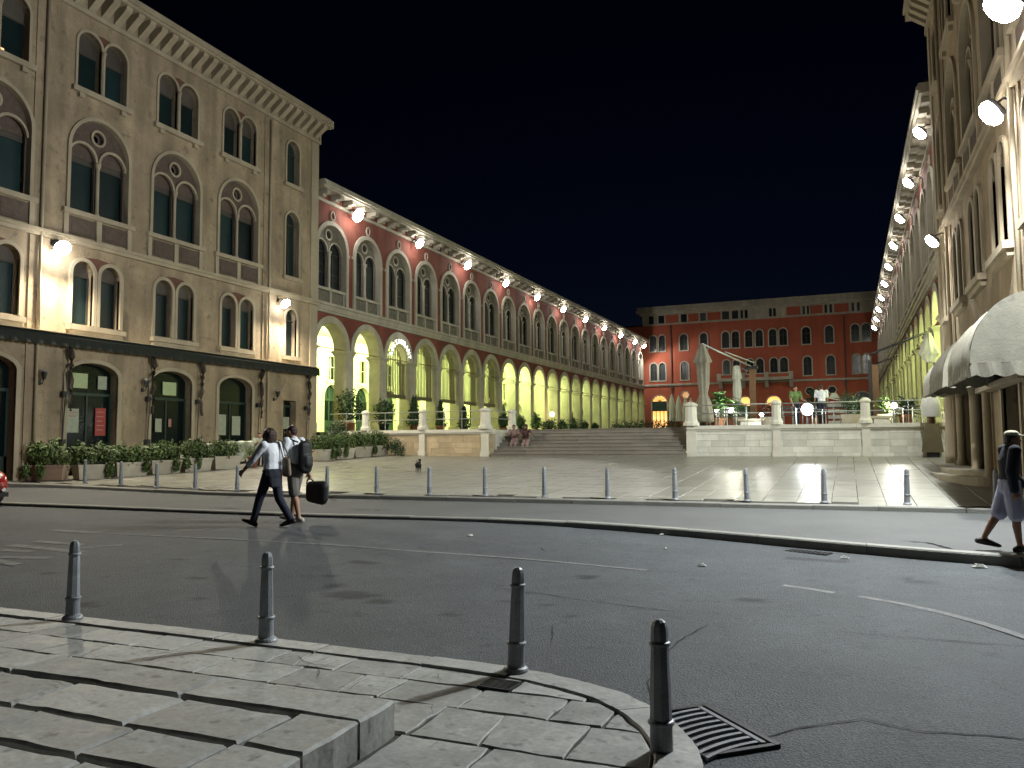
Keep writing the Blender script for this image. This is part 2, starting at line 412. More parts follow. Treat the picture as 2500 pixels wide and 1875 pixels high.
def slab_points(poly, seg, jit):
    out = []; n = len(poly)
    for i in range(n):
        a, c = poly[i], poly[(i+1) % n]; L = sqrt((c[0]-a[0])**2+(c[1]-a[1])**2); k = max(1, round(L/seg))
        for t in range(k):
            out.append((lerp(a[0],c[0],t/k)+random.uniform(-jit,jit), lerp(a[1],c[1],t/k)+random.uniform(-jit,jit)))
    return out
def slab_mesh(mb, poly, zf, th=0.05, bev=0.008, seg=0.2, jit=0.006):
    P = slab_points(poly, seg, jit); n = len(P)
    cx = sum(p[0] for p in P)/n; cy = sum(p[1] for p in P)/n
    T = []
    for p in P:
        d = sqrt((p[0]-cx)**2+(p[1]-cy)**2); k = max(0, (d-bev)/d); T.append((cx+(p[0]-cx)*k, cy+(p[1]-cy)*k))
    vs = [(x,y,zf(x,y)) for x,y in T]+[(x,y,zf(x,y)-bev*0.8) for x,y in P]+[(x,y,zf(x,y)-th) for x,y in P]
    fs = [tuple(range(n))]
    for r in (0, 1): fs += [(r*n+i, (r+1)*n+i, (r+1)*n+(i+1)%n, r*n+(i+1)%n) for i in range(n)]
    mb.add(vs, fs)
def clip_half(poly, a, c):
    """keep what lies to the left of a->c"""
    out = []; n = len(poly)
    def sd(p): return (c[0]-a[0])*(p[1]-a[1])-(c[1]-a[1])*(p[0]-a[0])
    for i in range(n):
        p, q = poly[i], poly[(i+1) % n]; dp, dq = sd(p), sd(q)
        if dp >= 0: out.append(p)
        if dp*dq < 0: t = dp/(dp-dq); out.append((lerp(p[0],q[0],t), lerp(p[1],q[1],t)))
    return out
def clip_above(poly, fun):
    """keep y > fun(x) (approximately straight across one slab)"""
    x0 = min(p[0] for p in poly); x1 = max(p[0] for p in poly)
    return clip_half(poly, (x0, fun(x0)), (x1, fun(x1)))

# plaza paving: columns of stones running away from the road
rng = random.Random(3)
cands = []
x = -23.4; cw = []
while x < 3.4:
    w_ = rng.uniform(0.5, 0.72); cw.append((x, x+w_)); x += w_
for (x0, x1) in cw:
    y = 17.6-rng.uniform(0, 0.6)
    while y < 33.05:
        L = rng.uniform(0.7, 1.25); y1 = min(y+L, 33.2)
        poly = [(x0+.006,y+.006),(x1-.006,y+.006),(x1-.006,y1-.006),(x0+.006,y1-.006)]
        xm, ym = (x0+x1)/2, (y+y1)/2
        if ym > interp(FARK, xm)+0.35:
            p2 = clip_above(poly, lambda q: interp(FARK, q)+0.235)
            if len(p2) >= 3:
                dist = ym*.922-xm*.385; dz = rng.uniform(-.003,.003); tx = rng.uniform(-.004,.004)
                ratio = xm/ym
                vis = 0.2 if (ratio > 0.17) else 1
                cands.append((dist/vis, p2, dz, tx, xm))
        y = y1
cands.sort(key=lambda c: c[0])
rest = MB()
for i, (d, p2, dz, tx, xm) in enumerate(cands):
    zf = lambda x, y, dz=dz, tx=tx, xm=xm: plaza_z(x, y)+dz+tx*(x-xm)
    if i < 290:
        mb = MB(); slab_mesh(mb, p2, zf, th=0.04, seg=0.45, jit=0.004); mb.build('paving_stone', M_PLAZA, plaza)
    else: slab_mesh(rest, p2, zf, th=0.03, seg=2, jit=0)
o = rest.build('distant_paving_stones', M_PLAZA, plaza); o['kind'] = 'stuff'

def kerb_run(name, parent, m, front, zf, zlow, depth=0.24, lens=(1.0, 1.7), x0=-30, x1=9, gap=0.008, seed=1, htop=0.0):
    r = random.Random(seed); x = x0
    while x < x1:
        L = r.uniform(*lens); xe = min(x+L, x1); mb = MB(); n = 4
        dz = r.uniform(-.006,.008); dy = r.uniform(-.012,.012); st = []
        for i in range(n+1):
            xx = lerp(x+gap/2, xe-gap/2, i/n); y = interp(front, xx)+dy+r.uniform(-.004,.004)
            zt = zf(xx, y)+dz+htop; zl = zlow(xx, y)
            st.append([(xx,y,zl-0.12),(xx,y,zt-0.02),(xx,y+0.018,zt),(xx,y+depth,zt),(xx,y+depth,zt-0.15)])
        vs = [p for s_ in st for p in s_]; k = 5; fs = []
        for i in range(n):
            for j in range(k-1): fs.append((i*k+j, (i+1)*k+j, (i+1)*k+j+1, i*k+j+1))
        fs.append(tuple(range(k))); fs.append(tuple(n*k+j for j in range(k-1,-1,-1)))
        mb.add(vs, fs); mb.build(name, m, parent); x = xe
kerb_run('kerb_stone', strip, M_KERB2, ISL, strip_z, road_z, lens=(1.0,1.9), x0=-24, seed=2)
kerb_run('kerb_stone', plaza, M_KERB2, FARK, plaza_z, strip_z, lens=(1.1,2.0), x0=-25, seed=5, htop=0.004)

# ------------------------------------------------------------------ near pavement
NK_O = [(-30,5.56),(-7.94,5.56),(-6.6,5.55),(-5.47,5.54),(-3.88,5.50),(-3.0,5.49),(-2.34,5.45),(-2.0,5.41),(-1.7,5.31),(-1.37,5.15),(-1.11,4.93),
        (-0.93,4.69),(-0.80,4.45),(-0.73,4.2),(-0.68,3.7),(-0.66,3.0),(-0.66,-4)]
NK_I = [(-30,5.32),(-7.94,5.32),(-6.6,5.33),(-5.47,5.31),(-3.88,5.27),(-3.0,5.26),(-2.34,5.21),(-2.05,5.17),(-1.82,5.10),(-1.54,4.97),(-1.31,4.78),
        (-1.15,4.58),(-1.04,4.38),(-0.97,4.16),(-0.92,3.7),(-0.90,3.0),(-0.90,-4)]
b = MB()
poly = [(x, y) for x, y in NK_I] + [(-30,-4)]
vs = [Vector((x,y,0)) for x,y in poly]
tris = tessellate_polygon([vs])
b.add([(x,y,-0.014) for x,y in poly], [t if (vs[t[1]]-vs[t[0]]).cross(vs[t[2]]-vs[t[0]]).z > 0 else (t[0],t[2],t[1]) for t in tris])
pave = struct(b.build('pavement', M_JOINT))
def along(poly, s):
    for a, c in zip(poly, poly[1:]):
        L = sqrt((c[0]-a[0])**2+(c[1]-a[1])**2)
        if s <= L: return (lerp(a[0],c[0],s/L), lerp(a[1],c[1],s/L))
        s -= L
    return poly[-1]
def plen(poly): return sum(sqrt((c[0]-a[0])**2+(c[1]-a[1])**2) for a, c in zip(poly, poly[1:]))
# kerb stones: parameterise both edges by their shared vertices
npts = len(NK_O)
def edge_at(t):
    i = min(int(t), npts-2); u = t-i
    return ((lerp(NK_O[i][0],NK_O[i+1][0],u), lerp(NK_O[i][1],NK_O[i+1][1],u)), (lerp(NK_I[i][0],NK_I[i+1][0],u), lerp(NK_I[i][1],NK_I[i+1][1],u)))
cuts = [0.82,0.86,0.90,0.935,0.965,1.0,1.75,2.7,3.35,4.0,5.1,6.35,8.1,9.9,12.0,14.1,15.1,15.4]
rng = random.Random(11)
for a, c in zip(cuts, cuts[1:]):
    N = 9; dz = rng.uniform(-.004,.006); oo = []; ii = []
    for k in range(N+1):
        e = edge_at(lerp(a, c, k/N)); oo.append(e[0]); ii.append(e[1])
    sh = lambda P, g: [(P[0][0]+(P[1][0]-P[0][0])*g, P[0][1]+(P[1][1]-P[0][1])*g)]+P[1:-1]+[(P[-1][0]+(P[-2][0]-P[-1][0])*g, P[-1][1]+(P[-2][1]-P[-1][1])*g)]
    oo, ii = sh(oo, 0.05), sh(ii, 0.05)
    rows = []
    for (p, q) in zip(oo, ii):
        d = Vector((p[0]-q[0], p[1]-q[1])); d.normalize(); j = rng.uniform(-.004,.004); zt = 0.012+dz+rng.uniform(-.0015,.0015)
        P0 = (p[0]+d.x*j, p[1]+d.y*j)
        rows.append([(P0[0],P0[1],-0.3),(P0[0],P0[1],zt-0.025),(P0[0]-d.x*.02,P0[1]-d.y*.02,zt),(q[0]+d.x*.012,q[1]+d.y*.012,zt),(q[0]+d.x*.004,q[1]+d.y*.004,zt-.012),(q[0]+d.x*.004,q[1]+d.y*.004,zt-.1)])
    k = 6; mb = MB(); fs = []
    for i in range(N):
        for j in range(k-1): fs.append((i*k+j, i*k+j+1, (i+1)*k+j+1, (i+1)*k+j))
    fs.append(tuple(range(k-1,-1,-1))); fs.append(tuple(N*k+j for j in range(k)))
    mb.add([p for r_ in rows for p in r_], fs); mb.build('kerb_stone', M_KERB, pave)

# flagstones of the near pavement
def near_slab(poly, rng, th=0.06, bev=0.009, jit=0.011, m=M_SLAB, parent=pave, z0=0.0, seg=0.13):
    for a, c in zip(NK_I[1:-1], NK_I[2:]):
        if a[0] > -2.6 and len(poly) >= 3: poly = clip_half(poly, (c[0]-.004,c[1]-.004), (a[0]-.004,a[1]-.004))
    if len(poly) < 3: return
    area = 0.5*abs(sum(p[0]*q[1]-q[0]*p[1] for p, q in zip(poly, poly[1:]+poly[:1])))
    if area < 0.012: return
    dz = rng.uniform(-.006,.003); tx, ty = rng.uniform(-.007,.007), rng.uniform(-.007,.007)
    cx = sum(p[0] for p in poly)/len(poly); cy = sum(p[1] for p in poly)/len(poly)
    mb = MB(); slab_mesh(mb, poly, lambda x, y: z0+dz+tx*(x-cx)+ty*(y-cy)+0.0025*noise.noise(Vector((x*9,y*9,1))), th=th, bev=bev, seg=seg, jit=jit)
    return mb.build('flagstone', m, parent)
rng = random.Random(21)
rows = [(5.325,4.93),(4.93,4.52),(4.52,4.02)]
for ri, (ya, yb) in enumerate(rows):
    x = -11.5+rng.uniform(0, 0.5)
    while x < -0.5:
        L = rng.uniform(0.40, 0.95); g = rng.uniform(.002,.008); sk = rng.uniform(-.05,.05)
        yt = (interp(NK_I, min(x, -2.0)) if ri == 0 else ya)
        if rng.random() < 0.28 and L > 0.6:           # a stone broken into two or three pieces
            q = x+L*rng.uniform(.35,.65)
            near_slab([(x+g,yb+g),(q-g*.5+sk,yb+g),(q-g*.5-sk,yt-g),(x+g,yt-g)], rng)
            near_slab([(q+g*.5+sk,yb+g),(x+L-g,yb+g),(x+L-g,yt-g),(q+g*.5-sk,yt-g)], rng)
        else: near_slab([(x+g,yb+g),(x+L-g,yb+g),(x+L-g,yt-g),(x+g,yt-g)], rng)
        x += L
for (ya, yb) in [(4.02,3.42),(3.42,2.86),(2.86,2.2),(2.2,1.5)]:
    x = -2.36
    while x < -0.6:
        L = rng.uniform(0.5, 0.8); g = rng.uniform(.003,.007); j = rng.uniform(-.03,.03)
        near_slab([(x+g,yb+g),(x+L-g+j,yb+g),(x+L-g-j,ya-g),(x+g,ya-g)], rng); x += L
# the raised stone landing at the camera's feet
b = MB(); b.box(-9,-2.44,-3,3.96,-0.25,0.125)
landing = tag(b.build('stone_landing', M_JOINT), 'low raised stone landing of worn slabs with wide dark gaps by the pavement kerb', 'stone landing')
def lslab(poly, z0=0.18, th=0.2, jit=.009, bev=0.018):
    r = rng; dz = r.uniform(-.004,.004); mb = MB()
    slab_mesh(mb, poly, lambda x, y: z0+dz+0.003*noise.noise(Vector((x*6,y*6,4))), th=th, bev=bev, seg=0.12, jit=jit)
    mb.build('slab', M_SLAB, landing)
lslab([(-3.62,3.66),(-2.395,3.655),(-2.395,4.0),(-3.62,4.0)], th=.36)
for x0, x1 in [(-5.05,-3.64),(-6.6,-5.07),(-8.2,-6.62)]: lslab([(x0,3.66),(x1,3.66),(x1,4.0),(x0,4.0)], th=.36)
lslab([(-2.76,3.19),(-2.392,3.17),(-2.392,3.64),(-2.76,3.64)], th=.36)
lslab([(-2.79,2.62),(-2.39,2.6),(-2.39,3.15),(-2.79,3.17)], th=.36)
lslab([(-2.8,1.9),(-2.39,1.9),(-2.39,2.58),(-2.8,2.6)], th=.36)
for (ya, yb, xs_) in [(3.615,3.20,[-2.80,-3.55,-4.4,-5.1,-6.0,-7.2]),(3.155,2.80,[-2.82,-3.42,-4.15,-5.2,-6.4]),(2.755,2.25,[-2.83,-3.3,-4.1,-5.0,-6.2]),(2.2,1.7,[-2.83,-3.6,-4.4,-5.4])]:
    for x1, x0 in zip(xs_, xs_[1:]): lslab([(x0+.007,yb),(x1-.007,yb),(x1-.007,ya),(x0+.007,ya)], z0=0.172)

rc = random.Random(91)
def crack_walk(x, y, a, L, zf, parent, w_=.006):
    P = [(x, y)]; 
    for _ in range(int(L/.07)):
        a += rc.uniform(-.28,.28); x += .07*cos(a); y += .07*sin(a); P.append((x, y))
    if len(P) > 1: ribbon('crack', P, w_, M_CRACK, parent, zf, jit=.006, seg=.05, dz=.003)
for _ in range(18):
    x, y = rc.uniform(-8.5,-1.5), rc.uniform(4.1,5.2)
    if x > -1.9 and y > 4.7: continue
    crack_walk(x, y, rc.choice([0,pi/2,-pi/2,pi])+rc.uniform(-.6,.6), rc.uniform(.15,.5), lambda x, y: .002, pave, rc.uniform(.003,.006))
for (x, y) in ((-3.72,5.0),(-3.6,4.95),(-7.1,4.9),(-5.1,4.3)):       # shattered flags
    for q in range(5): crack_walk(x, y, 2*pi*q/5+rc.uniform(-.4,.4), rc.uniform(.2,.36), lambda x, y: .003, pave, .007)
for _ in range(5): crack_walk(rc.uniform(-2.2,-1.2), rc.uniform(2.9,4.2), rc.uniform(0,6.28), rc.uniform(.12,.4), lambda x, y: .003, pave, .006)
for _ in range(4): crack_walk(rc.uniform(-5,-2.6), rc.uniform(2.4,3.9), rc.uniform(0,6.28), rc.uniform(.1,.3), lambda x, y: .183, landing, .005)
# small iron grating let into the pavement, leaning against the third bollard's foot
g_ = empty('pavement_grating', (-2.2,5.02,0.004), radians(-4), 'small square iron grating set in the paving by a bollard foot', 'grating')
b = MB(); b.box(-.115,.115,-.095,.095,-.01,.002); b.build('pit', M_CRACK, g_)  # flat dark plate in place of the shaded hole under the bars
for i in range(8): 
    b = MB(); y = -.082+i*.0235; b.box(-.105,.105,y-.005,y+.005,.002,.010); b.build('bar', M_METAL, g_)
b = MB(); b.box(-.12,.12,-.10,-.09,-.002,.012); b.box(-.12,.12,.09,.10,-.002,.012); b.box(-.12,-.108,-.089,.089,-.002,.012); b.box(.108,.12,-.089,.089,-.002,.012); b.build('frame', M_METAL, g_)
# kerbside drain grate with curved bars
g_ = empty('drain_grate', (-0.815,5.045,-0.114), atan2(4.98-5.49, -0.55+1.01), 'cast iron kerbside drain grate with curved bars beside the nearest bollard', 'drain grate')
b = MB(); b.box(-.37,.37,-.30,.20,-.004,.003); b.build('pit', M_CRACK, g_)  # dark plate painted as the shade inside the drain
b = MB(); b.box(-.38,.38,.165,.20,-.004,.02); b.box(-.38,-.345,-.3,.165,-.004,.018); b.box(.345,.38,-.3,.165,-.004,.018); b.build('frame', M_METAL, g_)
b = MB(); b.box(-.33,.33,.108,.138,.003,.022); b.build('cross_bar', M_BOLL, g_)
for i in range(9):
    u = -.30+i*.075; P = [(u+.10*(k/7)**2, .10-.40*k/7, .012) for k in range(8)]
    b = MB()
    st = [[(p[0]-.014,p[1],.003),(p[0]-.014,p[1],.02),(p[0]+.014,p[1],.02),(p[0]+.014,p[1],.003)] for p in P]
    b.add([q for s_ in st for q in s_], [(i2*4+j, i2*4+j+1, (i2+1)*4+j+1, (i2+1)*4+j) for i2 in range(7) for j in range(3)]+[(0,1,2,3),(31,30,29,28)])
    b.build('bar', M_BOLL, g_)
# second grate under the island kerb
g_ = empty('gutter_grate', (-0.6,12.62,road_z(-0.6,12.62)+.004), radians(-22), 'half hidden gutter grate under the island kerb', 'drain grate')
b = MB(); b.box(-.32,.32,-.13,.13,-.004,.003); b.build('pit', M_CRACK, g_)  # shade below this grate is a flat dark plate too
for i in range(9): b = MB(); u = -.28+i*.07; b.box(u-.012,u+.012,-.12,.12,.003,.012); b.build('bar', M_METAL, g_)

# litter on the road
LIT = [(-5.61,11.67,'white paper scrap lying beyond the painted line near the walkers',.06),(-2.95,13.55,'tiny white scrap in the gutter of the curved island kerb',.035),
       (-2.55,11.92,'small white scrap on open asphalt below the curved kerb',.035),(-1.81,10.72,'flat white scrap near the road centre line',.06),
       (-0.1,12.2,'white scrap beside the half hidden gutter grate',.06),(1.5,12.0,'crumpled white cup lid in the gutter near the capped walker',.09)]
for (x, y, lb, r_) in LIT:
    b = MB(); r = random.Random(int(x*100)); n = 9
    ring = [(x+r_*cos(2*pi*i/n)*r.uniform(.7,1.2), y+r_*.8*sin(2*pi*i/n)*r.uniform(.7,1.2), road_z(x,y)+.008+r.uniform(0,.012)) for i in range(n)]
    top = [(x+(p[0]-x)*.5, y+(p[1]-y)*.5, p[2]+r_*r.uniform(.25,.5)) for p in ring]
    b.add(ring+top+[(x,y,road_z(x,y)+r_*.55)], [(i,(i+1)%n,n+(i+1)%n,n+i) for i in range(n)]+[(n+i,n+(i+1)%n,2*n) for i in range(n)])
    tag(b.build('paper_scrap', M_CANVASW), lb, 'litter', 'scraps of litter on the road')

# ------------------------------------------------------------------ bollards
def make_bollard():
    root = empty('bollard', (0,0,0))
    a0 = pi/8
    b = MB(); b.lathe([(.088,0),(.09,.012),(.082,.026),(.066,.036),(.061,.05),(.059,.175),(.060,.182)], 20); b.build('base', M_BOLL, root)
    b = MB(); b.lathe([(.060,.182),(.0695,.186),(.0705,.196),(.066,.203),(.057,.207)], 20); b.build('ring', M_BOLL, root)
    b = MB(); b.lathe([(.0575,.207),(.047,.585)], 8, a0=a0); b.build('shaft', M_BOLL, root)
    b = MB(); b.lathe([(.047,.585),(.056,.589),(.0575,.597),(.054,.604),(.047,.608)], 20); b.build('collar', M_BOLL, root)
    b = MB(); b.lathe([(.046,.608),(.0455,.66),(.042,.685),(.034,.706),(.02,.718),(.004,.722)], 8, a0=a0); b.build('cap', M_BOLL, root)
    return root
proto = make_bollard()
NB = [(-6.72,5.44,0,'near bollard on the pavement kerb, leftmost of the close row of four'),
      (-4.45,5.40,0,'second of the four close bollards from the left, casting a long shadow on the flagstones'),
      (-2.22,5.35,0.02,'third of the four close bollards, standing where the kerb starts to curve'),
      (-0.955,4.28,-0.05,'nearest and largest bollard, in front of the curved bar drain grate')]
first = True
for (x, y, dz, lb) in NB:
    o = proto if first else copy_tree(proto); first = False
    o.location = (x, y, 0.012+min(dz,0)); o.rotation_euler = (0.0, 0.03 if 'third' in lb and 'starts' in lb else 0.0, random.uniform(0,.8))
    tag(o, lb, 'bollard', 'bollards on the near kerb')
FB = [(-21.54,17.72),(-20.29,17.93),(-18.98,18.05),(-17.59,18.15),(-16.1,18.2),(-14.6,18.2)]+[(-13.03+1.565*i,18.2) for i in range(11)]
for i, (x, y) in enumerate(FB):
    o = copy_tree(proto, None, (x, y, plaza_z(x, y)-.002), random.uniform(0, .8))
    o.rotation_euler = (random.uniform(-.02,.02), random.uniform(-.02,.02), random.uniform(0,.8))
    nm = ORD[i]+' bollard from the left along the far plaza kerb' if i < 9 else \
         ('rightmost' if i == len(FB)-1 else ORD[len(FB)-1-i]+' from the right')+' bollard along the far plaza kerb'
    tag(o, nm, 'bollard', 'bollards along the plaza kerb')

# ================================================================== BUILDINGS
def mesh_of(mb, name, m, smooth=False):
    o = mb.build(name, m, None, smooth); me = o.data; bpy.data.objects.remove(o); return me

def flood_lamp(loc, out, label, energy, group, arm=0.55, scale=1.0, tilt=0.55, cone=165, blend=0.35, col=COL_WHITE, soft=0.12):
    """wall floodlight: arm from the wall, tapered housing, glowing lens facing down and outwards"""
    rz = atan2(out[1], out[0])
    t = empty('wall_floodlight', loc, rz, label, 'floodlight', group)      # local +x = away from the wall
    s = scale
    b = MB(); b.tube([(-arm,0,.16*s),(-arm*.5,0,.2*s),(-.05,0,.13*s)], .022*s, 6); b.box(-arm-.01,-arm+.03,-.07*s,.07*s,.08*s,.25*s); b.build('arm', M_METAL, t)
    ax = Vector((sin(tilt), 0, -cos(tilt))); up = Vector((cos(tilt), 0, sin(tilt)))
    b = MB(); vs = []
    for (h, hx, hy) in ((0.0, .19, .17), (-.06, .18, .16), (-.12, .09, .08)):
        for sx, sy in ((-1,-1),(1,-1),(1,1),(-1,1)): vs.append(ax*h*s + up*hx*sx*s + Vector((0, hy*sy*s, 0)))
    b.add(vs, [(i*4+j, i*4+(j+1)%4, (i+1)*4+(j+1)%4, (i+1)*4+j) for i in range(2) for j in range(4)]+[(8,9,10,11)])
    b.build('housing', M_METAL, t)
    b = MB(); vs = []; n = 14
    for (rr, d) in ((.20,.0),(.215,.05),(.19,.12),(.12,.17),(.02,.19)):
        vs += [ax*(d*s+.004) + up*(rr*1.08*s*cos(2*pi*i/n)) + Vector((0, rr*s*sin(2*pi*i/n), 0)) for i in range(n)]
    b.add(vs, [(j*n+i, j*n+(i+1)%n, (j+1)*n+(i+1)%n, (j+1)*n+i) for j in range(4) for i in range(n)]+[tuple(4*n+i for i in range(n))]); b.build('lens', M_LAMPW, t, True)
    light('SPOT', 'floodlight_beam', ax*.26*s, energy, col, t, soft, ax, cone, blend)
    return t

BAY = 3.3; NBAY = 21; ZF = 2.2
M_FAN = mat('fanlight_blind', (0.075, 0.062, 0.05), .6, .3, 2, 0, 10, rnd=.2)
M_PIER = mat('arcade_stone', (0.40, 0.365, 0.28), 0.85, 0.2, 1.4, 0.3, 18, streak=0.2)
# ---- prototypes for one bay of the arcaded wings (local x along the wall, y into the building, z up)
def wing_meshes():
    D = {}
    b = MB(); b.plate(rect(-BAY/2,BAY/2,8.66,13.76), [arch(1.30,8.68,11.52,16)], 0, .35, edge=False); D['upper_wall'] = mesh_of(b,'upper_wall',M_RED)
    b = MB(); b.plate(rect(-BAY/2,BAY/2,6.44,8.16), [arch(1.45,6.441,6.442,16)], 0.0, .2, edge=False); D['spandrel'] = mesh_of(b,'spandrel_wall',M_RED)
    # archivolt round the window
    b = MB(); o_, i_ = arch(1.42,8.665,11.52,18), arch(1.20,8.70,11.52,18)
    n = len(o_)
    vs = [(x,-.09,z) for x,z in o_]+[(x,-.09,z) for x,z in i_]+[(x,.0,z) for x,z in o_]+[(x,.40,z) for x,z in i_]
    fs = []
    for i in range(1, n):
        k = (i+1) % n
        fs += [(i,k,n+k,n+i),(n+i,n+k,3*n+k,3*n+i),(2*n+i,2*n+k,k,i)]
    b.add(vs, fs); b.box(-1.55,-1.425,-.05,.0,11.36,11.50); b.box(1.425,1.55,-.05,.0,11.36,11.50)
    b.lathe([(0,0)],3) if False else None
    D['archivolt'] = mesh_of(b,'archivolt',M_TRIM2)
    # roundel above the window
    b = MB(); n = 16
    vs = []
    for (r_, y) in ((.155,-.03),(.155,-.07),(.22,-.07),(.22,.0)):
        vs += [(r_*.85*cos(2*pi*i/n), y, 13.22+.26*r_/.22*sin(2*pi*i/n)) for i in range(n)]
    b.add(vs, [(j*n+i, j*n+(i+1)%n, (j+1)*n+(i+1)%n, (j+1)*n+i) for j in range(3) for i in range(n)])
    D['roundel'] = mesh_of(b,'roundel',M_TRIM2)
    # window tracery
    b = MB(); b.plate(arch(1.215,9.46,11.52,18), [arch(.53,9.5,11.40,12,cx=-.62), arch(.53,9.5,11.40,12,cx=.62), circ(0,12.28,.22)], .24, .12, mi=1)
    b.box(-1.25,1.25,-.06,.34,9.32,9.46); b.box(-1.25,-1.08,.02,.2,8.70,9.32); b.box(1.08,1.25,.02,.2,8.70,9.32); b.box(-.09,.09,.02,.2,8.70,9.32); b.box(-1.25,1.25,.02,.24,8.66,8.74)
    for cx in (-.62,.62):        # raised hood on each light
        o2, i2 = arch(.60,9.47,11.40,12,cx=cx), arch(.52,9.5,11.40,12,cx=cx); n = len(o2)
        vs = [(x,.19,z) for x,z in o2]+[(x,.19,z) for x,z in i2]+[(x,.24,z) for x,z in o2]+[(x,.24,z) for x,z in i2]
        b.add(vs, [q for i in range(2,n-1) for q in ((i,i+1,n+i+1,n+i),(2*n+i,2*n+i+1,i+1,i),(n+i,n+i+1,3*n+i+1,3*n+i))])
    n = 14; vs = []
    for (r_, y) in ((.21,.24),(.21,.17),(.30,.17),(.30,.24)): vs += [(r_*cos(2*pi*i/n),y,12.28+r_*sin(2*pi*i/n)) for i in range(n)]
    b.add(vs, [(j*n+i, j*n+(i+1)%n, (j+1)*n+(i+1)%n, (j+1)*n+i) for j in range(3) for i in range(n)])
    D['window'] = mesh_of(b,'window',[M_TRIM2, M_PANEL])
    b = MB(); b.lathe([(.12,9.46),(.12,9.54),(.085,9.6),(.08,11.1),(.075,11.15),(.13,11.34),(.14,11.40)], 12, 0, .17); D['column'] = mesh_of(b,'column',M_TRIM2,True)
    for s_, k in ((-1,'paneL'),(1,'paneR')):
        b = MB(); a_, c_ = sorted((s_*1.14, s_*.1)); b.box(a_,c_,.42,.45,9.47,11.95)
        D[k] = mesh_of(b,'pane',M_GLASSW)
    b = MB()
    for cx in (-.62,.62):
        b.box(cx-.02,cx+.02,.39,.42,9.5,11.85); b.box(cx-.47,cx+.47,.39,.42,11.36,11.41); b.box(cx-.47,cx+.47,.39,.42,10.3,10.34)
    D['sash'] = mesh_of(b,'sash_bars',M_WOODF)
    b = MB(); b.box(-.45,.45,.09,.13,8.76,9.30)
    for dx in (-.3,0,.3):
        vs = [(dx+.13*cos(2*pi*i/10),.085,9.03+.2*sin(2*pi*i/10)) for i in range(10)]+[(dx+.07*cos(2*pi*i/10),.05,9.03+.11*sin(2*pi*i/10)) for i in range(10)]
        b.add(vs,[(i,(i+1)%10,10+(i+1)%10,10+i) for i in range(10)]+[tuple(range(10,20))])
    D['panel'] = mesh_of(b,'carved_panel',M_PANEL)
    # arcade: arch ring and pier
    b = MB(); o_, i_ = arch(1.62,6.44,6.44,20), arch(1.27,6.44,6.44,20); n = len(o_)
    vs = [(x,-.07,z) for x,z in o_]+[(x,-.07,z) for x,z in i_]+[(x,.0,z) for x,z in o_]+[(x,.72,z) for x,z in i_]+[(x,.72,z) for x,z in o_]
    m2 = [(x*1.10, -.10, 6.44+(z-6.44)*1.10) for x, z in i_]
    fs = []
    for i in range(2, n-1): fs += [(i,i+1,n+i+1,n+i),(2*n+i,2*n+i+1,i+1,i),(n+i,n+i+1,3*n+i+1,3*n+i),(4*n+i+1,4*n+i,3*n+i,3*n+i+1)]
    b.add(vs, fs); D['arch'] = mesh_of(b,'arch_ring',M_PIER)
    b = MB(); b.box(-.36,.36,-.02,.70,2.75,6.12); b.box(-.30,.30,-.05,-.02,2.9,6.0); D['pier'] = mesh_of(b,'pier',M_PIER)
    b = MB(); b.frustum(0,.34,.385,.385,6.12,.38,.38,6.18); b.frustum(0,.34,.37,.37,6.18,.46,.46,6.34); b.box(-.49,.49,-.16,.84,6.34,6.44); D['capital'] = mesh_of(b,'capital',M_PIER)
    b = MB(); b.box(-.43,.43,-.1,.78,2.2,2.62); b.frustum(0,.34,.43,.44,2.62,.37,.38,2.75); D['plinth'] = mesh_of(b,'plinth',M_PIER)
    # inner arcade wall bay
    b = MB(); b.plate(rect(-BAY/2,BAY/2,2.2,8.0), [arch(.82,2.21,4.35,12), rect(-.38,.38,5.45,6.85)], 4.6, .3, edge=False); D['inner_wall'] = mesh_of(b,'inner_wall',M_YEL)
    b = MB(); b.plate(arch(.98,2.2,4.35,14), [arch(.82,2.21,4.35,14)], 4.54, .06); D['door_surround'] = mesh_of(b,'door_surround',M_YEL)
    b = MB(); b.box(-.85,.85,4.86,4.9,2.2,5.2); b.box(-.05,.05,4.8,4.86,2.2,4.3); b.box(-.82,.82,4.8,4.86,4.2,4.32); b.box(-.82,-.72,4.8,4.86,2.2,4.2); b.box(.72,.82,4.8,4.86,2.2,4.2)
    b.box(-.72,-.05,4.82,4.86,2.2,3.0); b.box(.05,.72,4.82,4.86,2.2,3.0); b.box(-.05,.05,4.8,4.86,4.32,5.15); D['door'] = mesh_of(b,'door',M_GREEN)
    b = MB(); b.box(-.70,-.07,4.835,4.85,3.02,4.18); b.box(.07,.70,4.835,4.85,3.02,4.18); D['door_glass'] = mesh_of(b,'door_glass',M_GLASS)
    b = MB(); b.plate(rect(-.52,.52,5.31,6.99), [rect(-.38,.38,5.45,6.85)], 4.55, .05); b.box(-.56,.56,4.48,4.6,5.24,5.31); b.box(-.02,.02,4.7,4.74,5.45,6.85); b.box(-.38,.38,4.7,4.74,6.2,6.24); D['iwin'] = mesh_of(b,'inner_window',M_YEL)
    b = MB(); b.box(-.39,.39,4.75,4.77,5.44,6.86); D['iwin_pane'] = mesh_of(b,'pane',M_GLASS)
    b = MB(); b.box(-.16,.16,-.62,.0,14.02,14.22); b.box(-.16,.16,-.35,.0,13.92,14.02); D['bracket'] = mesh_of(b,'eave_bracket',M_TRIM2)
    b = MB(); b.lathe([(.02,7.25),(.13,7.3),(.19,7.42),(.19,7.52),(.13,7.64),(.03,7.68)], 12, 0, 2.5); D['lamp'] = mesh_of(b,'arcade_lamp',M_LAMPC,True)
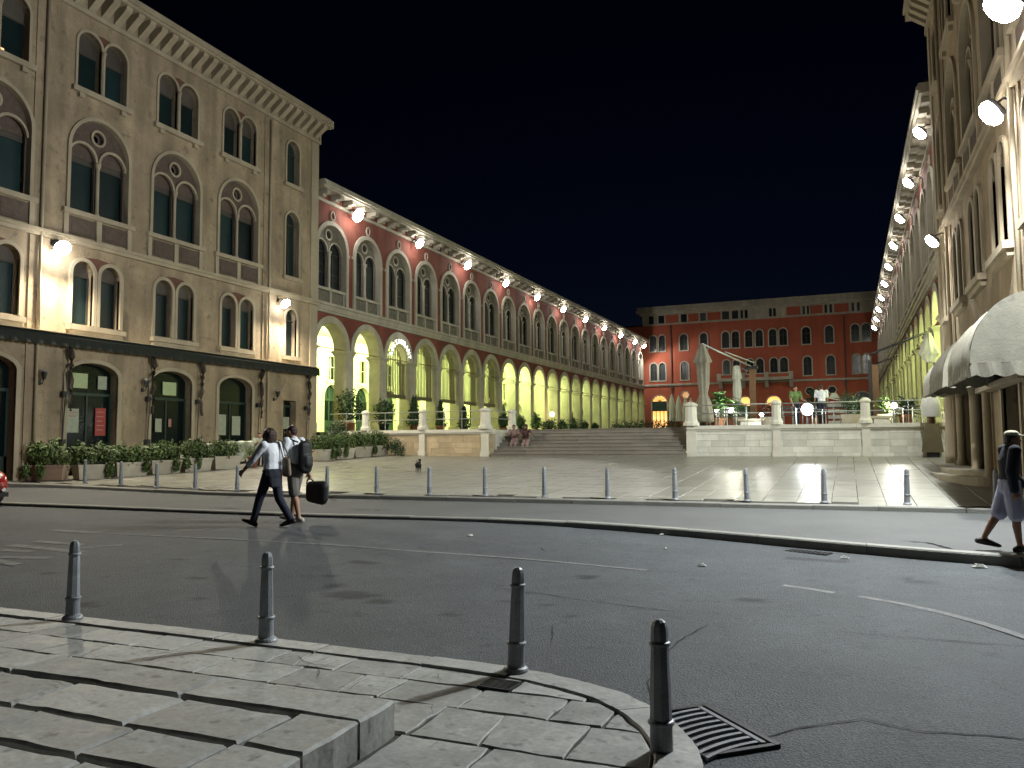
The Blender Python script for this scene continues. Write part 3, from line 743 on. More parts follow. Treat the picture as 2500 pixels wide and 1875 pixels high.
    b = MB(); b.lathe([(.015,7.66),(.015,7.96)], 6, 0, 2.5); D['rod'] = mesh_of(b,'lamp_rod',M_METAL)
    return D
WM = wing_meshes()
LEN = BAY*NBAY

def build_wing(root, lamp_bays, near_end_low):
    for i in range(NBAY):
        u = BAY*(i+.5); L = (u, 0, 0)
        link('upper_wall', WM['upper_wall'], root, L); link('spandrel_wall', WM['spandrel'], root, L)
        link('archivolt', WM['archivolt'], root, L); link('roundel', WM['roundel'], root, L)
        link('arch_ring', WM['arch'], root, L)
        w_ = link('window', WM['window'], root, L)
        link('column', WM['column'], w_); link('pane', WM['paneL'], w_); link('pane', WM['paneR'], w_); link('sash_bars', WM['sash'], w_)
        link('carved_panel', WM['panel'], w_, (-.585,0,0)); link('carved_panel', WM['panel'], w_, (.585,0,0))
        iw = link('inner_wall', WM['inner_wall'], root, L)
        link('door_surround', WM['door_surround'], iw)
        d = link('door', WM['door'], root, L); link('door_glass', WM['door_glass'], d)
        q = link('inner_window', WM['iwin'], root, L); link('pane', WM['iwin_pane'], q)
        for k in range(3): link('eave_bracket', WM['bracket'], root, (BAY*(i+(k+.5)/3),0,0))
        if i in lamp_bays:
            a = link('arcade_lamp', WM['lamp'], root, (BAY*(i+1),-1.65,0)); link('lamp_rod', WM['rod'], a)
            light('SPOT', 'arcade_lamp_light', (BAY*(i+1), 1.0, 7.0), P_ARC*lamp_bays[i], COL_ARC, root, .15, (0,1,-.30), 168, .5) if (near_end_low and i < 7) else light('POINT', 'arcade_lamp_light', (u, 2.2, 6.9), P_ARC*.5*lamp_bays[i], COL_ARC, root, .15)
    for i in range(NBAY+1):
        p = link('pier', WM['pier'], root, (BAY*i,0,0)); link('capital', WM['capital'], p); link('plinth', WM['plinth'], p)
    b = MB(); b.box(0,LEN,-.12,.3,8.16,8.28); b.box(0,LEN,-.17,.3,8.28,8.52); b.box(0,LEN,-.26,.3,8.52,8.655); b.build('belt_course', M_TRIM2, root)
    b = MB(); b.box(0,LEN,-.08,.3,13.765,13.92); b.build('string_course', M_TRIM2, root)
    b = MB(); b.box(0,LEN,-.02,.3,13.925,14.25); b.build('frieze', M_RED, root)
    b = MB(); b.box(0,LEN,-.72,.3,14.25,14.36); b.box(0,LEN,-.80,.3,14.36,14.52); b.box(0,LEN,-.74,.3,14.52,14.62); b.build('cornice', M_TRIM2, root)
    b = MB(); b.add([(0,-.7,14.63),(LEN,-.7,14.63),(LEN,5,16.3),(0,5,16.3),(LEN,10,14.63),(0,10,14.63)], [(0,1,2,3),(3,2,4,5)]); b.build('roof', M_ROOF, root)
    b = MB(); b.add([(0,.3,8.0),(LEN,.3,8.0),(LEN,4.9,8.0),(0,4.9,8.0)], [(0,1,2,3)]); b.build('arcade_ceiling', M_YEL, root)
    b = MB(); b.add([(0,4.9,2.2),(0,10,2.2),(0,10,14.6),(0,.3,14.6),(0,.3,8.01),(0,4.9,8.01)], [(0,1,2,3,4,5)]); b.add([(LEN,4.9,2.2),(LEN,10,2.2),(LEN,10,14.6),(LEN,.3,14.6),(LEN,.3,8.01),(LEN,4.9,8.01)], [(0,5,4,3,2,1)])
    b.add([(0,10,2.2),(LEN,10,2.2),(LEN,10,14.6),(0,10,14.6)], [(0,1,2,3)]); b.build('end_wall', M_RED, root)

# podium carrying the arcades
b = MB(); b.add([(-34,33.2,ZF),(14,33.2,ZF),(14,120,ZF),(-34,120,ZF)], [(0,1,2,3)]); podium = struct(b.build('podium_paving', M_STEP))

wingL = empty('arcaded_wing', (-24.0,32.1,0), pi/2, 'long red arcaded wing with stone window arches on the left side of the square', 'building', 'arcaded wings')
bays_l = {0:1.5,1:1.2,2:.8,3:.9,4:.8,5:.8,7:1.6,8:1.3,9:.8,11:.6,13:.6,15:.4,17:.3,19:.25}
build_wing(wingL, bays_l, True)
wingR = empty('arcaded_wing', (3.55,32.1+LEN,0), -pi/2, 'red arcaded wing seen almost edge-on along the right side of the square', 'building', 'arcaded wings')
build_wing(wingR, {20:1.0,19:1.0,17:.8,15:.8,13:.7,11:.6,8:.5,5:.4,2:.3}, False)

for k in range(10):
    Y = 35.2+6.62*k
    flood_lamp((-23.45,Y,13.62), (1,0), ORD[k]+' floodlight from the near end under the left wing eave', P_WING, 'left wing floodlights', arm=.55, scale=1.5 if k == 0 else 1.25, tilt=1.0, cone=150, blend=1.0)
    flood_lamp((3.05,34.5+6.62*k,13.62), (-1,0), ORD[k]+' floodlight from the near end under the right wing eave', P_WING*(3.2 if k == 9 else 1), 'right wing floodlights', arm=.48, scale=1.2, tilt=.85, cone=150, blend=1.0)
flood_lamp((-23.45,99.6,13.62), (1,0), 'last floodlight under the left wing eave, close against the red palace', P_WING*3.2, 'left wing floodlights', arm=.55, scale=1.15)

# restaurant sign in the third arch
sign = empty('restaurant_sign', (-23.9,32.1+BAY*2.5,6.44), pi/2, 'glowing white RESTAURANT lettering curved inside the third arch', 'sign')
word = 'RESTAURANT'
for i, ch in enumerate(word):
    a = radians(166-152*i/(len(word)-1))
    cu = bpy.data.curves.new('letter', 'FONT'); cu.body = ch; cu.size = .40; cu.align_x = 'CENTER'; cu.align_y = 'CENTER'; cu.extrude = .02; cu.offset = .004
    tmp = bpy.data.objects.new('letter', cu); C.objects.link(tmp)
    dg = bpy.context.evaluated_depsgraph_get(); me = bpy.data.meshes.new_from_object(tmp.evaluated_get(dg)); bpy.data.objects.remove(tmp)
    me.materials.clear(); me.materials.append(M_SIGN)
    o = link('letter', me, sign, (1.06*cos(a), -.06, 1.06*sin(a)))
    o.rotation_euler = (Matrix.Rotation(-(a-pi/2), 3, 'Y') @ Matrix.Rotation(pi/2, 3, 'X')).to_euler()
b = MB(); n = 16
vs = [(r_*cos(pi*i/n), .0, r_*sin(pi*i/n)) for r_ in (.80,.83) for i in range(n+1)]+[(r_*cos(pi*i/n), .0, r_*sin(pi*i/n)) for r_ in (1.24,1.27) for i in range(n+1)]
k = n+1
b.add(vs, [(i,i+1,k+i+1,k+i) for i in range(n)]+[(2*k+i,2*k+i+1,3*k+i+1,3*k+i) for i in range(n)]); b.build('sign_frame', M_METAL, sign)
light('POINT', 'sign_glow', (0.2,-.45,.75), 6, (0.95,1,0.97), sign, .3)

# striped blinds hanging in arches three to seven
for j in range(2, 7):
    t = empty('arch_blind', (-24.28,32.1+BAY*(j+.5),0), pi/2, ORD[j-2]+' striped fabric blind from the lettered arch, hanging in the arcade opening', 'blind', 'striped blinds in the arches')
    n = 13
    for i in range(n):
        x0 = -1.24+2.48*i/n; x1 = x0+2.48/n; top = lambda x: 6.44+sqrt(max(0, 1.26**2-x*x))-.02
        if j == 2: top = lambda x: 6.44+sqrt(max(0, .78**2-x*x)) if abs(x) < .78 else 6.3
        xm = (x0+x1)/2
        b = MB(); g = .016
        b.add([(x0+g,.0,4.38),(xm,-.03,4.38),(x1-g,0,4.38),(x1-g,0,top(x1-g)),(xm,-.03,top(xm)),(x0+g,0,top(x0+g))], [(0,1,4,5),(1,2,3,4)]); b.build('slat', M_BLIND, t)
    b = MB(); m_ = 26
    vs = []
    for i in range(m_*4+1):
        x = -1.25+2.5*i/(m_*4); vs += [(x,-.05,4.44),(x,-.05,4.24-.07*abs(sin(pi*i/4)))]
    b.add(vs, [(2*i,2*i+1,2*i+3,2*i+2) for i in range(m_*4)]); b.build('scalloped_hem', M_BLIND, t)

# ------------------------------------------------------------------ pavilions
PY0, PY1 = 13.0, 32.0
BAYC = [15.88,19.62,23.07,26.5]      # twin-window bays, then a narrow single bay
SING = 30.05
def pavilion(root, flip, ground):
    """local x runs along the facade; U() turns the distance from the camera into local x"""
    Lp = PY1-PY0
    U = (lambda y: PY1-y) if flip else (lambda y: y-PY0)
    holes = []
    def poly(pts, c): return [(c+x, z) for x, z in pts]
    wins = []
    for c in BAYC:
        u = U(c)
        holes.append(poly(arch(.98,ground,3.95,12,rise=.45), u))
        for s_ in (-1,1): holes.append(poly(arch(.41,5.66,7.39,12,cx=.54*s_), u)); holes.append(poly(arch(.46,13.72,15.3,12,cx=.53*s_), u))
        holes.append(poly(arch(1.17,9.36,11.62,16), u))
        wins.append(u)
    us = U(SING)
    holes += [poly(rect(-.45,.45,ground,3.6), us), poly(arch(.42,5.66,7.39,12), us), poly(arch(.48,9.36,11.9,12), us), poly(arch(.46,13.72,15.3,12), us)]
    zb = ground-.01
    # ground-floor holes reach the bottom edge: keep the plate a clean polygon by lifting them a hair
    holes = [[(x, max(z, ground+.012)) for x, z in h] for h in holes]
    b = MB(); b.plate(rect(0,Lp,ground-.6,16.5), holes, 0, .36, edge=False); b.build('wall', M_STONE, root)
    for u in wins:
        # mezzanine twin
        b = MB()
        for s_ in (-1,1):
            o2, i2 = arch(.53,5.62,7.39,12,cx=.54*s_), arch(.41,5.66,7.39,12,cx=.54*s_); n = len(o2)
            vs = [(x,-.07,z) for x,z in o2]+[(x,-.07,z) for x,z in i2]+[(x,.0,z) for x,z in o2]+[(x,.1,z) for x,z in i2]
            b.add(vs, [q for i in range(1,n) for k_ in [(i+1)%n] for q in ((i,k_,n+k_,n+i),(2*n+i,2*n+k_,k_,i),(n+i,n+k_,3*n+k_,3*n+i))])
        b.box(-1.12,1.12,-.2,.05,5.44,5.60); b.box(-1.04,1.04,-.12,.0,5.30,5.44)
        w_ = b.build('mezzanine_window', M_TRIM, root, loc=(u,0,0))
        for s_ in (-1,1):
            b = MB(); b.box(.54*s_-.43,.54*s_+.43,.26,.29,5.62,7.85); b.build('pane', M_SHUT, w_); b = MB(); b.box(.54*s_-.42,.54*s_+.42,.235,.255,7.34,7.84); b.build('fanlight', M_FAN, w_)
            b = MB(); b.box(.54*s_-.41,.54*s_+.41,.2,.26,7.28,7.34); b.box(.54*s_-.41,.54*s_-.36,.2,.26,5.66,7.28); b.box(.54*s_+.36,.54*s_+.41,.2,.26,5.66,7.28); b.build('sash', M_WOODF, w_)
        b = MB(); b.add([(-.06,-.012,7.42),(.06,-.012,7.42),(.16,-.012,7.62),(.34,-.012,7.86),(.5,-.012,7.95),(0,-.012,8.0),(-.5,-.012,7.95),(-.34,-.012,7.86),(-.16,-.012,7.62)], [tuple(range(9))]); b.build('spandrel_infill', M_REDFILL, w_)
        # principal floor: two lights and an oculus under one arch
        b = MB(); o_, i_ = arch(1.28,9.3,11.62,18), arch(1.16,9.36,11.62,18); n = len(o_)
        vs = [(x,-.08,z) for x,z in o_]+[(x,-.08,z) for x,z in i_]+[(x,0,z) for x,z in o_]+[(x,.3,z) for x,z in i_]
        b.add(vs, [q for i in range(1,n) for k_ in [(i+1)%n] for q in ((i,k_,n+k_,n+i),(2*n+i,2*n+k_,k_,i),(n+i,n+k_,3*n+k_,3*n+i))])
        b.plate(arch(1.165,9.47,11.62,18), [arch(.51,9.5,11.36,12,cx=-.6),arch(.51,9.5,11.36,12,cx=.6),circ(0,12.24,.22)], .16, .10, mi=1)
        n = 14; vs = []
        for (r_, y_) in ((.22,.15),(.22,.08),(.30,.08),(.30,.16)): vs += [(r_*cos(2*pi*i/n),y_,12.24+r_*sin(2*pi*i/n)) for i in range(n)]
        b.add(vs, [(j*n+i, j*n+(i+1)%n, (j+1)*n+(i+1)%n, (j+1)*n+i) for j in range(3) for i in range(n)])
        for s_ in (-1,1):
            o2, i2 = arch(.585,9.5,11.36,12,cx=.59*s_), arch(.50,9.5,11.36,12,cx=.6*s_); n2 = len(o2)
            vs = [(x,.06,z) for x,z in o2]+[(x,.06,z) for x,z in i2]+[(x,.16,z) for x,z in o2]+[(x,.16,z) for x,z in i2]
            b.add(vs, [q for i in range(2,n2-1) for q in ((i,i+1,n2+i+1,n2+i),(2*n2+i,2*n2+i+1,i+1,i),(n2+i,n2+i+1,3*n2+i+1,3*n2+i))])
        b.box(-1.42,1.42,-.16,.3,9.30,9.46); b.box(-1.35,-1.18,-.08,.0,8.56,9.3); b.box(1.18,1.35,-.08,.0,8.56,9.3); b.box(-.1,.1,-.08,.0,8.56,9.3)
        w_ = b.build('principal_window', [M_TRIM, M_PANELR], root, loc=(u,0,0))
        b = MB(); b.plate(arch(1.16,11.4,11.62,14), [circ(0,12.24,.12)], .27, .01); b.build('tympanum', M_PANELR, w_)
        for s_ in (-1,1):
            b = MB(); b.box(.6*s_-.53,.6*s_+.53,.33,.35,9.46,11.9); b.build('pane', M_SHUT, w_); b = MB(); b.box(.6*s_-.52,.6*s_+.52,.305,.325,11.27,11.88); b.build('fanlight', M_FAN, w_)
            b = MB(); b.box(.6*s_-.51,.6*s_+.51,.27,.32,11.2,11.27); b.build('sash', M_WOODF, w_)
            b = MB(); a_, c_ = sorted((.14*s_, 1.15*s_)); b.box(a_,c_,-.05,.0,8.64,9.24); b.box(a_+.1,c_-.1,-.07,-.05,8.72,9.16); b.build('carved_panel', M_PANELR, w_)
        b = MB(); b.lathe([(.10,9.46),(.10,9.54),(.068,9.6),(.064,11.05),(.06,11.1),(.11,11.3),(.12,11.36)], 12, 0, .09); b.build('column', M_TRIM, w_, True)
        # top floor twin
        b = MB()
        for s_ in (-1,1):
            o2, i2 = arch(.55,13.7,15.3,12,cx=.53*s_), arch(.46,13.72,15.3,12,cx=.53*s_); n = len(o2)
            vs = [(x,-.05,z) for x,z in o2]+[(x,-.05,z) for x,z in i2]+[(x,.0,z) for x,z in o2]+[(x,.1,z) for x,z in i2]
            b.add(vs, [q for i in range(1,n) for k_ in [(i+1)%n] for q in ((i,k_,n+k_,n+i),(2*n+i,2*n+k_,k_,i),(n+i,n+k_,3*n+k_,3*n+i))])
        b.box(-1.2,1.2,-.16,.05,13.52,13.70); b.box(-.95,-.75,-.12,.0,13.36,13.52); b.box(.75,.95,-.12,.0,13.36,13.52)
        w_ = b.build('upper_window', M_TRIM, root, loc=(u,0,0))
        b = MB(); b.lathe([(.08,13.7),(.06,13.78),(.055,15.1),(.1,15.3)], 10, 0, -.04); b.build('column', M_TRIM, w_, True)
        for s_ in (-1,1):
            b = MB(); b.box(.53*s_-.48,.53*s_+.48,.28,.3,13.7,15.8); b.build('pane', M_SHUT, w_); b = MB(); b.box(.53*s_-.47,.53*s_+.47,.255,.275,15.06,15.78); b.build('fanlight', M_FAN, w_)
            b = MB(); b.box(.53*s_-.46,.53*s_+.46,.22,.27,15.0,15.06); b.build('sash', M_WOODF, w_)
        b = MB(); b.add([(-.05,-.012,15.35),(.05,-.012,15.35),(.15,-.012,15.55),(.35,-.012,15.80),(0,-.012,15.86),(-.35,-.012,15.80),(-.15,-.012,15.55)], [tuple(range(7))]); b.build('spandrel_infill', M_REDFILL, w_)
    # narrow bay
    for nm, hw, z0, zs, mm in (('mezzanine_window',.42,5.66,7.39,M_TRIM),('principal_window',.48,9.36,11.9,M_TRIM),('upper_window',.46,13.72,15.3,M_TRIM)):
        b = MB(); o2, i2 = arch(hw+.1,z0-.02,zs,12), arch(hw,z0,zs,12); n = len(o2)
        vs = [(x,-.06,z) for x,z in o2]+[(x,-.06,z) for x,z in i2]+[(x,.0,z) for x,z in o2]+[(x,.1,z) for x,z in i2]
        b.add(vs, [q for i in range(1,n) for k_ in [(i+1)%n] for q in ((i,k_,n+k_,n+i),(2*n+i,2*n+k_,k_,i),(n+i,n+k_,3*n+k_,3*n+i))])
        b.box(-hw-.2,hw+.2,-.16,.04,z0-.2,z0-.03)
        w_ = b.build(nm, mm, root, loc=(us,0,0))
        b = MB(); b.box(-hw-.02,hw+.02,.28,.3,z0-.02,zs+hw); b.build('pane', M_SHUT, w_)
        b = MB(); b.box(-hw,hw,.22,.27,zs-.1,zs-.04); b.box(-.02,.02,.22,.27,z0,zs-.1); b.build('sash', M_WOODF, w_)
    # bands, brackets and cornice
    b = MB(); b.box(0,Lp,-.14,.1,8.30,8.42); b.box(0,Lp,-.2,.1,8.42,8.53); b.build('belt_course', M_TRIM, root)
    b = MB(); b.box(0,Lp,-.12,.1,16.32,16.47); b.build('lower_cornice_moulding', M_TRIM, root)
    b = MB(); b.box(0,Lp,-.02,.1,16.475,17.1); b.build('frieze', M_STONE, root)
    k = int(Lp/.52)
    bm = MB(); bm.add([(-.13,-.03,16.52),(.13,-.03,16.52),(.13,-.62,16.96),(-.13,-.62,16.96),(-.13,-.03,17.1),(.13,-.03,17.1),(.13,-.66,17.1),(-.13,-.66,17.1)], [(0,1,2,3),(3,2,6,7),(0,3,7,4),(1,5,6,2)])
    me = mesh_of(bm,'cornice_bracket',M_TRIM)
    for i in range(k): link('cornice_bracket', me, root, (Lp*(i+.5)/k,0,0))
    b = MB(); b.box(-.0,Lp,-.72,.2,17.105,17.22); b.box(0,Lp,-.80,.2,17.22,17.36); b.box(0,Lp,-.74,.2,17.36,17.47); b.build('cornice', M_TRIM, root)
    xe = 0 if flip else Lp; sg = -1 if flip else 1
    b = MB(); a_, c_ = sorted((xe+.003*sg, xe+.30*sg))
    b.box(a_,c_,-.70,9,17.107,17.465); a_, c_ = sorted((xe+.003*sg, xe+.10*sg)); b.box(a_,c_,-.10,9,16.33,17.1); b.build('cornice_return', M_TRIM, root)
    # quoin strips and downpipes
    for y0, y1 in ((PY1-.55,PY1-.0),):
        a_, c_ = sorted((U(y0),U(y1))); b = MB(); b.box(a_+.001,c_-.001,-.05,.0,ground-.5,8.29); b.box(a_+.001,c_-.001,-.05,.0,8.54,16.31); b.build('corner_strip', M_TRIM, root)
    for y in (17.45,28.38):
        a_ = U(y); b = MB(); b.box(a_-.32,a_+.32,-.04,.0,ground-.5,8.29); b.box(a_-.32,a_+.32,-.04,.0,8.54,16.31); b.build('pilaster_strip', M_STONE, root)
        b = MB(); b.tube([(a_,-.12,ground+.1),(a_,-.12,16.2)], .05, 8); b.build('downpipe', M_TRIM, root, True)
    # body of the building: end wall towards the wing, roof, back
    b = MB()
    for x in (0, Lp): b.add([(x,0,ground-.6),(x,12,ground-.6),(x,12,17.1),(x,0,17.1)], [(0,1,2,3)])
    b.add([(0,12,ground-.6),(Lp,12,ground-.6),(Lp,12,17.1),(0,12,17.1)], [(0,1,2,3)]); b.build('side_wall', M_STONE, root)
    b = MB(); b.add([(0,-.7,17.47),(Lp,-.7,17.47),(Lp,12,17.47),(0,12,17.47),(Lp*.25,5.6,19),(Lp*.75,5.6,19)], [(0,1,5,4),(1,2,5),(2,3,4,5),(3,0,4)]); b.build('roof', M_ROOF, root)
    # recess behind each ground-floor opening
    for c, hw, top in [(U(c),.98,4.42) for c in BAYC]+[(us,.45,3.62)]:
        b = MB(); b.box(c-hw-.02,c+hw+.02,.36,.40,ground-.3,top+.05); b.build('doorway_back', M_DARK, root)
        b = MB(); b.box(c-.035,c+.035,.28,.33,ground,3.3); b.box(c-hw,c+hw,.28,.33,3.3,3.4)
        if hw > .5: b.box(c-hw,c-hw+.09,.28,.33,ground,3.3); b.box(c+hw-.09,c+hw,.28,.33,ground,3.3); b.box(c-hw,c+hw,.28,.33,ground,ground+.75)
        d = b.build('door', M_GREEN, root)
        b = MB(); b.box(c-hw+.02,c+hw-.02,.31,.325,ground+.76,top-.1); b.build('glass', M_GLASS, d)
        if hw > .5:
            b = MB(); o2, i2 = arch(hw+.16,ground,3.95,12,rise=.58), arch(hw,ground,3.95,12,rise=.45); n = len(o2)
            vs = [(c+x,-.045,z) for x,z in o2]+[(c+x,-.045,z) for x,z in i2]+[(c+x,.0,z) for x,z in o2]+[(c+x,.05,z) for x,z in i2]
            b.add(vs, [q for i in range(1,n) for k_ in [(i+1)%n] for q in ((i,k_,n+k_,n+i),(2*n+i,2*n+k_,k_,i),(n+i,n+k_,3*n+k_,3*n+i))]); b.build('door_surround', M_TRIM, root)
    return U, us

pavL = empty('stone_pavilion', (-23.6,PY0,0), pi/2, 'four storey cream stone corner building with bracketed cornice at the left edge', 'building', 'stone corner pavilions')
UL, usL = pavilion(pavL, False, 0.55)
pavR = empty('stone_pavilion', (3.2,PY1,0), -pi/2, 'tall stone corner building seen steeply along the right edge, with cream canopies', 'building', 'stone corner pavilions')
UR, usR = pavilion(pavR, True, 0.45)

# left pavilion: rolled awning over the shopfronts, folded arms, lanterns, posters
M_FOLD = mat('brown_folded_cloth', (0.045, 0.035, 0.025), .9, .4, 6, .4, 30)
aw = empty('rolled_awning', (-23.55,0,0), pi/2, 'long dark green rolled awning with scalloped valance above the shopfronts', 'awning')
def AU(y): return y
b = MB(); b.tube([(13.2,-.16,5.14),(31.9,-.16,5.14)], .085, 10); b.build('roll', M_AWN, aw, True)
b = MB(); b.box(13.2,31.9,-.30,.02,5.235,5.26); b.build('cover_board', M_TRIM, aw)
b = MB(); vs = []; N = 300
for i in range(N+1):
    x = 13.2+18.7*i/N; vs += [(x,-.25,5.12),(x,-.25+.02*sin(i*.9),4.86-.05*abs(sin(pi*i/3)))]
b.add(vs, [(2*i,2*i+1,2*i+3,2*i+2) for i in range(N)]); b.build('valance', M_AWN, aw)
for y in (18.42,21.85,24.25,27.75,31.1):
    b = MB(); b.tube([(y,-.2,5.02),(y+.03,-.22,3.3),(y+.01,-.14,3.25),(y-.02,-.10,1.75)], .022, 6); b.box(y-.06,y+.06,-.14,.0,3.2,3.38); b.box(y-.07,y+.07,-.16,.0,1.62,1.82); b.build('folded_arm', M_METAL, aw)
    b = MB(); q_ = random.Random(int(y*10)); b.tube([(y+.16+q_.uniform(-.06,.06),-.14,5.0-.25*k_) for k_ in range(10)], .11, 9, r2=.05); b.v = [(p[0]+.03*noise.noise(Vector(p)*5),p[1]+.02*noise.noise(Vector(p)*6),p[2]) for p in b.v]; b.build('folded_cloth', M_FOLD, aw, True)
for y, nm in ((17.62,'wall lantern beside the leftmost shopfront pilaster'),(21.65,'wall lantern between the two left shop doors'),(28.9,'wall lantern beside the narrow right shopfront')):
    l = empty('wall_lantern', (-23.56,y,3.95), pi/2, 'unlit dark '+nm, 'lantern', 'lanterns on the left pavilion')
    b = MB(); b.tube([(0,.02,-.35),(0,-.12,-.38),(0,-.2,-.25)], .015, 6); b.box(-.04,.04,-.02,.03,-.42,-.28); b.build('bracket', M_METAL, l)
    b = MB(); b.lathe([(.05,-.25),(.10,-.05),(.10,.0),(.05,.08),(.01,.13)], 6, 0, -.2); b.build('lamp_cage', M_METAL, l)
PO = mat('red_poster', (0.30, 0.045, 0.035), 0.6, 0.12, 4, 0, 10)
PW = mat('pale_poster', (0.30, 0.32, 0.24), 0.6, 0.25, 6, 0, 10)
PL = mat('poster_text', (0.36, 0.17, 0.14), 0.6, 0.1, 6, 0, 10)
RF = mat('lit_notice', (0.35, 0.42, 0.22), 0.6, 0.2, 4, 0, 10)  # plain yellow-green sheets above the shop doors
def poster(y, z0, w_, h, m, parent=pavL, lines=0):
    b = MB(); b.box(y-PY0-w_/2,y-PY0+w_/2,.255,.265,z0,z0+h); p = b.build('poster', m, parent)
    for k in range(lines):
        zz = z0+h*(.85-.16*k); b = MB(); b.box(y-PY0-w_*.38,y-PY0+w_*(.36-.1*(k%3)),.250,.254,zz-.02,zz+.02); b.build('print_line', PL, p)
poster(20.16,1.95,.42,.95,PO,lines=5); poster(19.1,2.05,.42,.8,PW,lines=2); poster(18.8,2.0,.18,1.3,PW)
poster(19.3,3.55,.62,.5,RF); poster(20.2,3.55,.36,.46,PW); poster(23.2,3.5,.66,.5,RF); poster(22.7,2.1,.3,.5,PW); poster(23.25,2.3,.14,.3,PL)
poster(25.95,2.0,.6,.85,PW); poster(26.85,2.0,.5,.8,PW); poster(30.0,2.3,.7,.55,PW)

for y_ in (15.2,15.6,16.15):
    b = MB(); b.box(y_-PY0-.12,y_-PY0+.12,.262,.272,13.75,13.98); b.build('lit_pane', emitter('warm_room_glow',(1,.45,.1),.8), pavL)
# lamps on the pavilions
flood_lamp((-23.2,17.95,8.0), (1,0), 'bright floodlight on the left pavilion beside its first twin windows', P_STREET*.62, 'pavilion floodlights', col=COL_WARM, arm=.4, scale=1.2, tilt=.75, cone=172, blend=.5)
flood_lamp((-23.2,29.1,7.95), (1,0), 'floodlight on the left pavilion near its arcade corner', P_STREET*.62, 'pavilion floodlights', col=COL_WARM, arm=.4, scale=1.0, tilt=.75, cone=172, blend=.5)
flood_lamp((2.75,28.7,8.0), (-1,0), 'floodlight on the right pavilion near its arcade corner', P_STREET*.32, 'pavilion floodlights', arm=.45, scale=1.0, tilt=.85, cone=172, blend=.5)
flood_lamp((2.85,17.74,8.0), (-1,0), 'floodlight on the right pavilion above the big cream canopy', P_STREET*.6, 'pavilion floodlights', arm=.35, scale=1.15, tilt=.95, cone=172, blend=.5)
flood_lamp((2.72,15.36,9.0), (-1,-.25), 'brightest floodlight at the top right corner on a long arm', P_STREET*1.75, 'pavilion floodlights', col=COL_COOL, arm=.48, scale=1.4, tilt=.75, cone=172, blend=.4)

# right pavilion: dome canopies, columns, steps
def canopy(yc, hl, label, m=M_CANVAS, out=0.92, zt=4.55, zb=3.12):
    t = empty('dome_canopy', (3.19,yc,0), -pi/2, label, 'canopy', 'cream canopies on the right pavilion')
    na, nl = 14, 8
    def P(a, s):      # a 0..1 from wall top to front edge, s -1..1 along
        ang = a*pi/2; y = -out*sin(ang)*1.0; z = zb+(zt-zb)*cos(ang)
        return (s*hl, y, z)
    b = MB(); vs = []; m_ = 24
    for i in range(na+1):
        for j in range(m_+1):
            s_ = -1+2*j/m_; p = P(i/na, s_); e = abs(s_)**6*.0
            q_ = noise.noise(Vector((p[0]*2.2, i*.55, yc))); vs.append((p[0], p[1]+.03*q_+.012*sin(j*2.1+i*.4), p[2]-.05*abs(sin(pi*j/4))*(i/na)**.7+.035*q_))
    k = m_+1
    b.add(vs, [(i*k+j, (i+1)*k+j, (i+1)*k+j+1, i*k+j+1) for i in range(na) for j in range(m_)]); b.build('top_cloth', m, t, True)
    for s_ in (-1,1):
        b = MB(); pts = [P(i/na, s_) for i in range(na+1)]+[(s_*hl, 0, zb)]
        b.add(pts, [tuple(range(len(pts)))]); b.build('end_cloth', m, t)
    b = MB(); vs = []; N = 36
    loop = [(-hl,-.0),(-hl,-out),(hl,-out),(hl,-.0)]
    tot = 2*out+2*hl
    for i in range(N*2+1):
        d = tot*i/(N*2)
        if d < out: x, y = -hl, -d
        elif d < out+2*hl: x, y = -hl+(d-out), -out
        else: x, y = hl, -(tot-d)
        w_ = .025*sin(i*1.3); vs += [(x,y-.003,zb+.02),(x+(w_ if abs(x) == hl else 0),y-.006-abs(w_),zb-.22-.05*abs(sin(pi*i/4)))]
    b.add(vs, [(2*i,2*i+1,2*i+3,2*i+2) for i in range(N*2)]); b.build('valance', m, t)
    b = MB()
    for a in (.33,.66,1.0):
        p0, p1 = [Vector((q[0]*.985, q[1]*.955, zb+(q[2]-zb)*.955)) for q in (P(a,-1), P(a,1))]; b.tube([(p0[0],0,zb-.01),p0,p1,(p1[0],0,zb-.01)], .014, 6)
    b.build('frame', M_METAL, t)
canopy(18.8, 1.75, 'largest and nearest cream dome canopy at the right edge', M_CANVAS, 1.05, 4.32, 3.02)
canopy(23.9, 1.75, 'middle cream dome canopy on the right pavilion', M_CANVAS, 1.0, 4.28, 3.12)
canopy(27.6, 1.25, 'farthest whitish dome canopy on the right pavilion', M_CANVASW, .9, 4.2, 3.2)
for y, r_ in ((22.1,.10),(23.9,.15),(27.0,.12),(29.6,.15)):
    b = MB(); zb = plaza_z(3.0,y)
    b.lathe([(r_*1.3,zb),(r_*1.3,zb+.25),(r_,zb+.32),(r_*.92,zb+2.2),(r_*1.25,zb+2.4),(r_*1.25,zb+2.5)], 14, UR(y), -.12); b.build('half_column', M_TRIM, pavR, True)
b = MB(); b.box(UR(22.6),UR(17.2),-.28,.0,2.72,2.84); b.build('shop_ledge', M_TRIM, pavR)
st = empty('door_steps', (3.16,24.9,0), 0, 'two tiered curved stone doorsteps against the right pavilion', 'steps')
for k, (ax_, ay, z0, z1) in enumerate(((1.05,3.0,.30,.68),(.80,2.6,.701,.82))):
    b = MB(); n = 28; P = [(-ax_*sin(pi*i/n), -ay*cos(pi*i/n)) for i in range(n+1)]
    b.prism(P[::-1], z0, z1-.02); b.prism([(x*1.02,y*1.01) for x,y in P[::-1]], z1-.019, z1+.02); b.build('step', M_TROUGH, st)

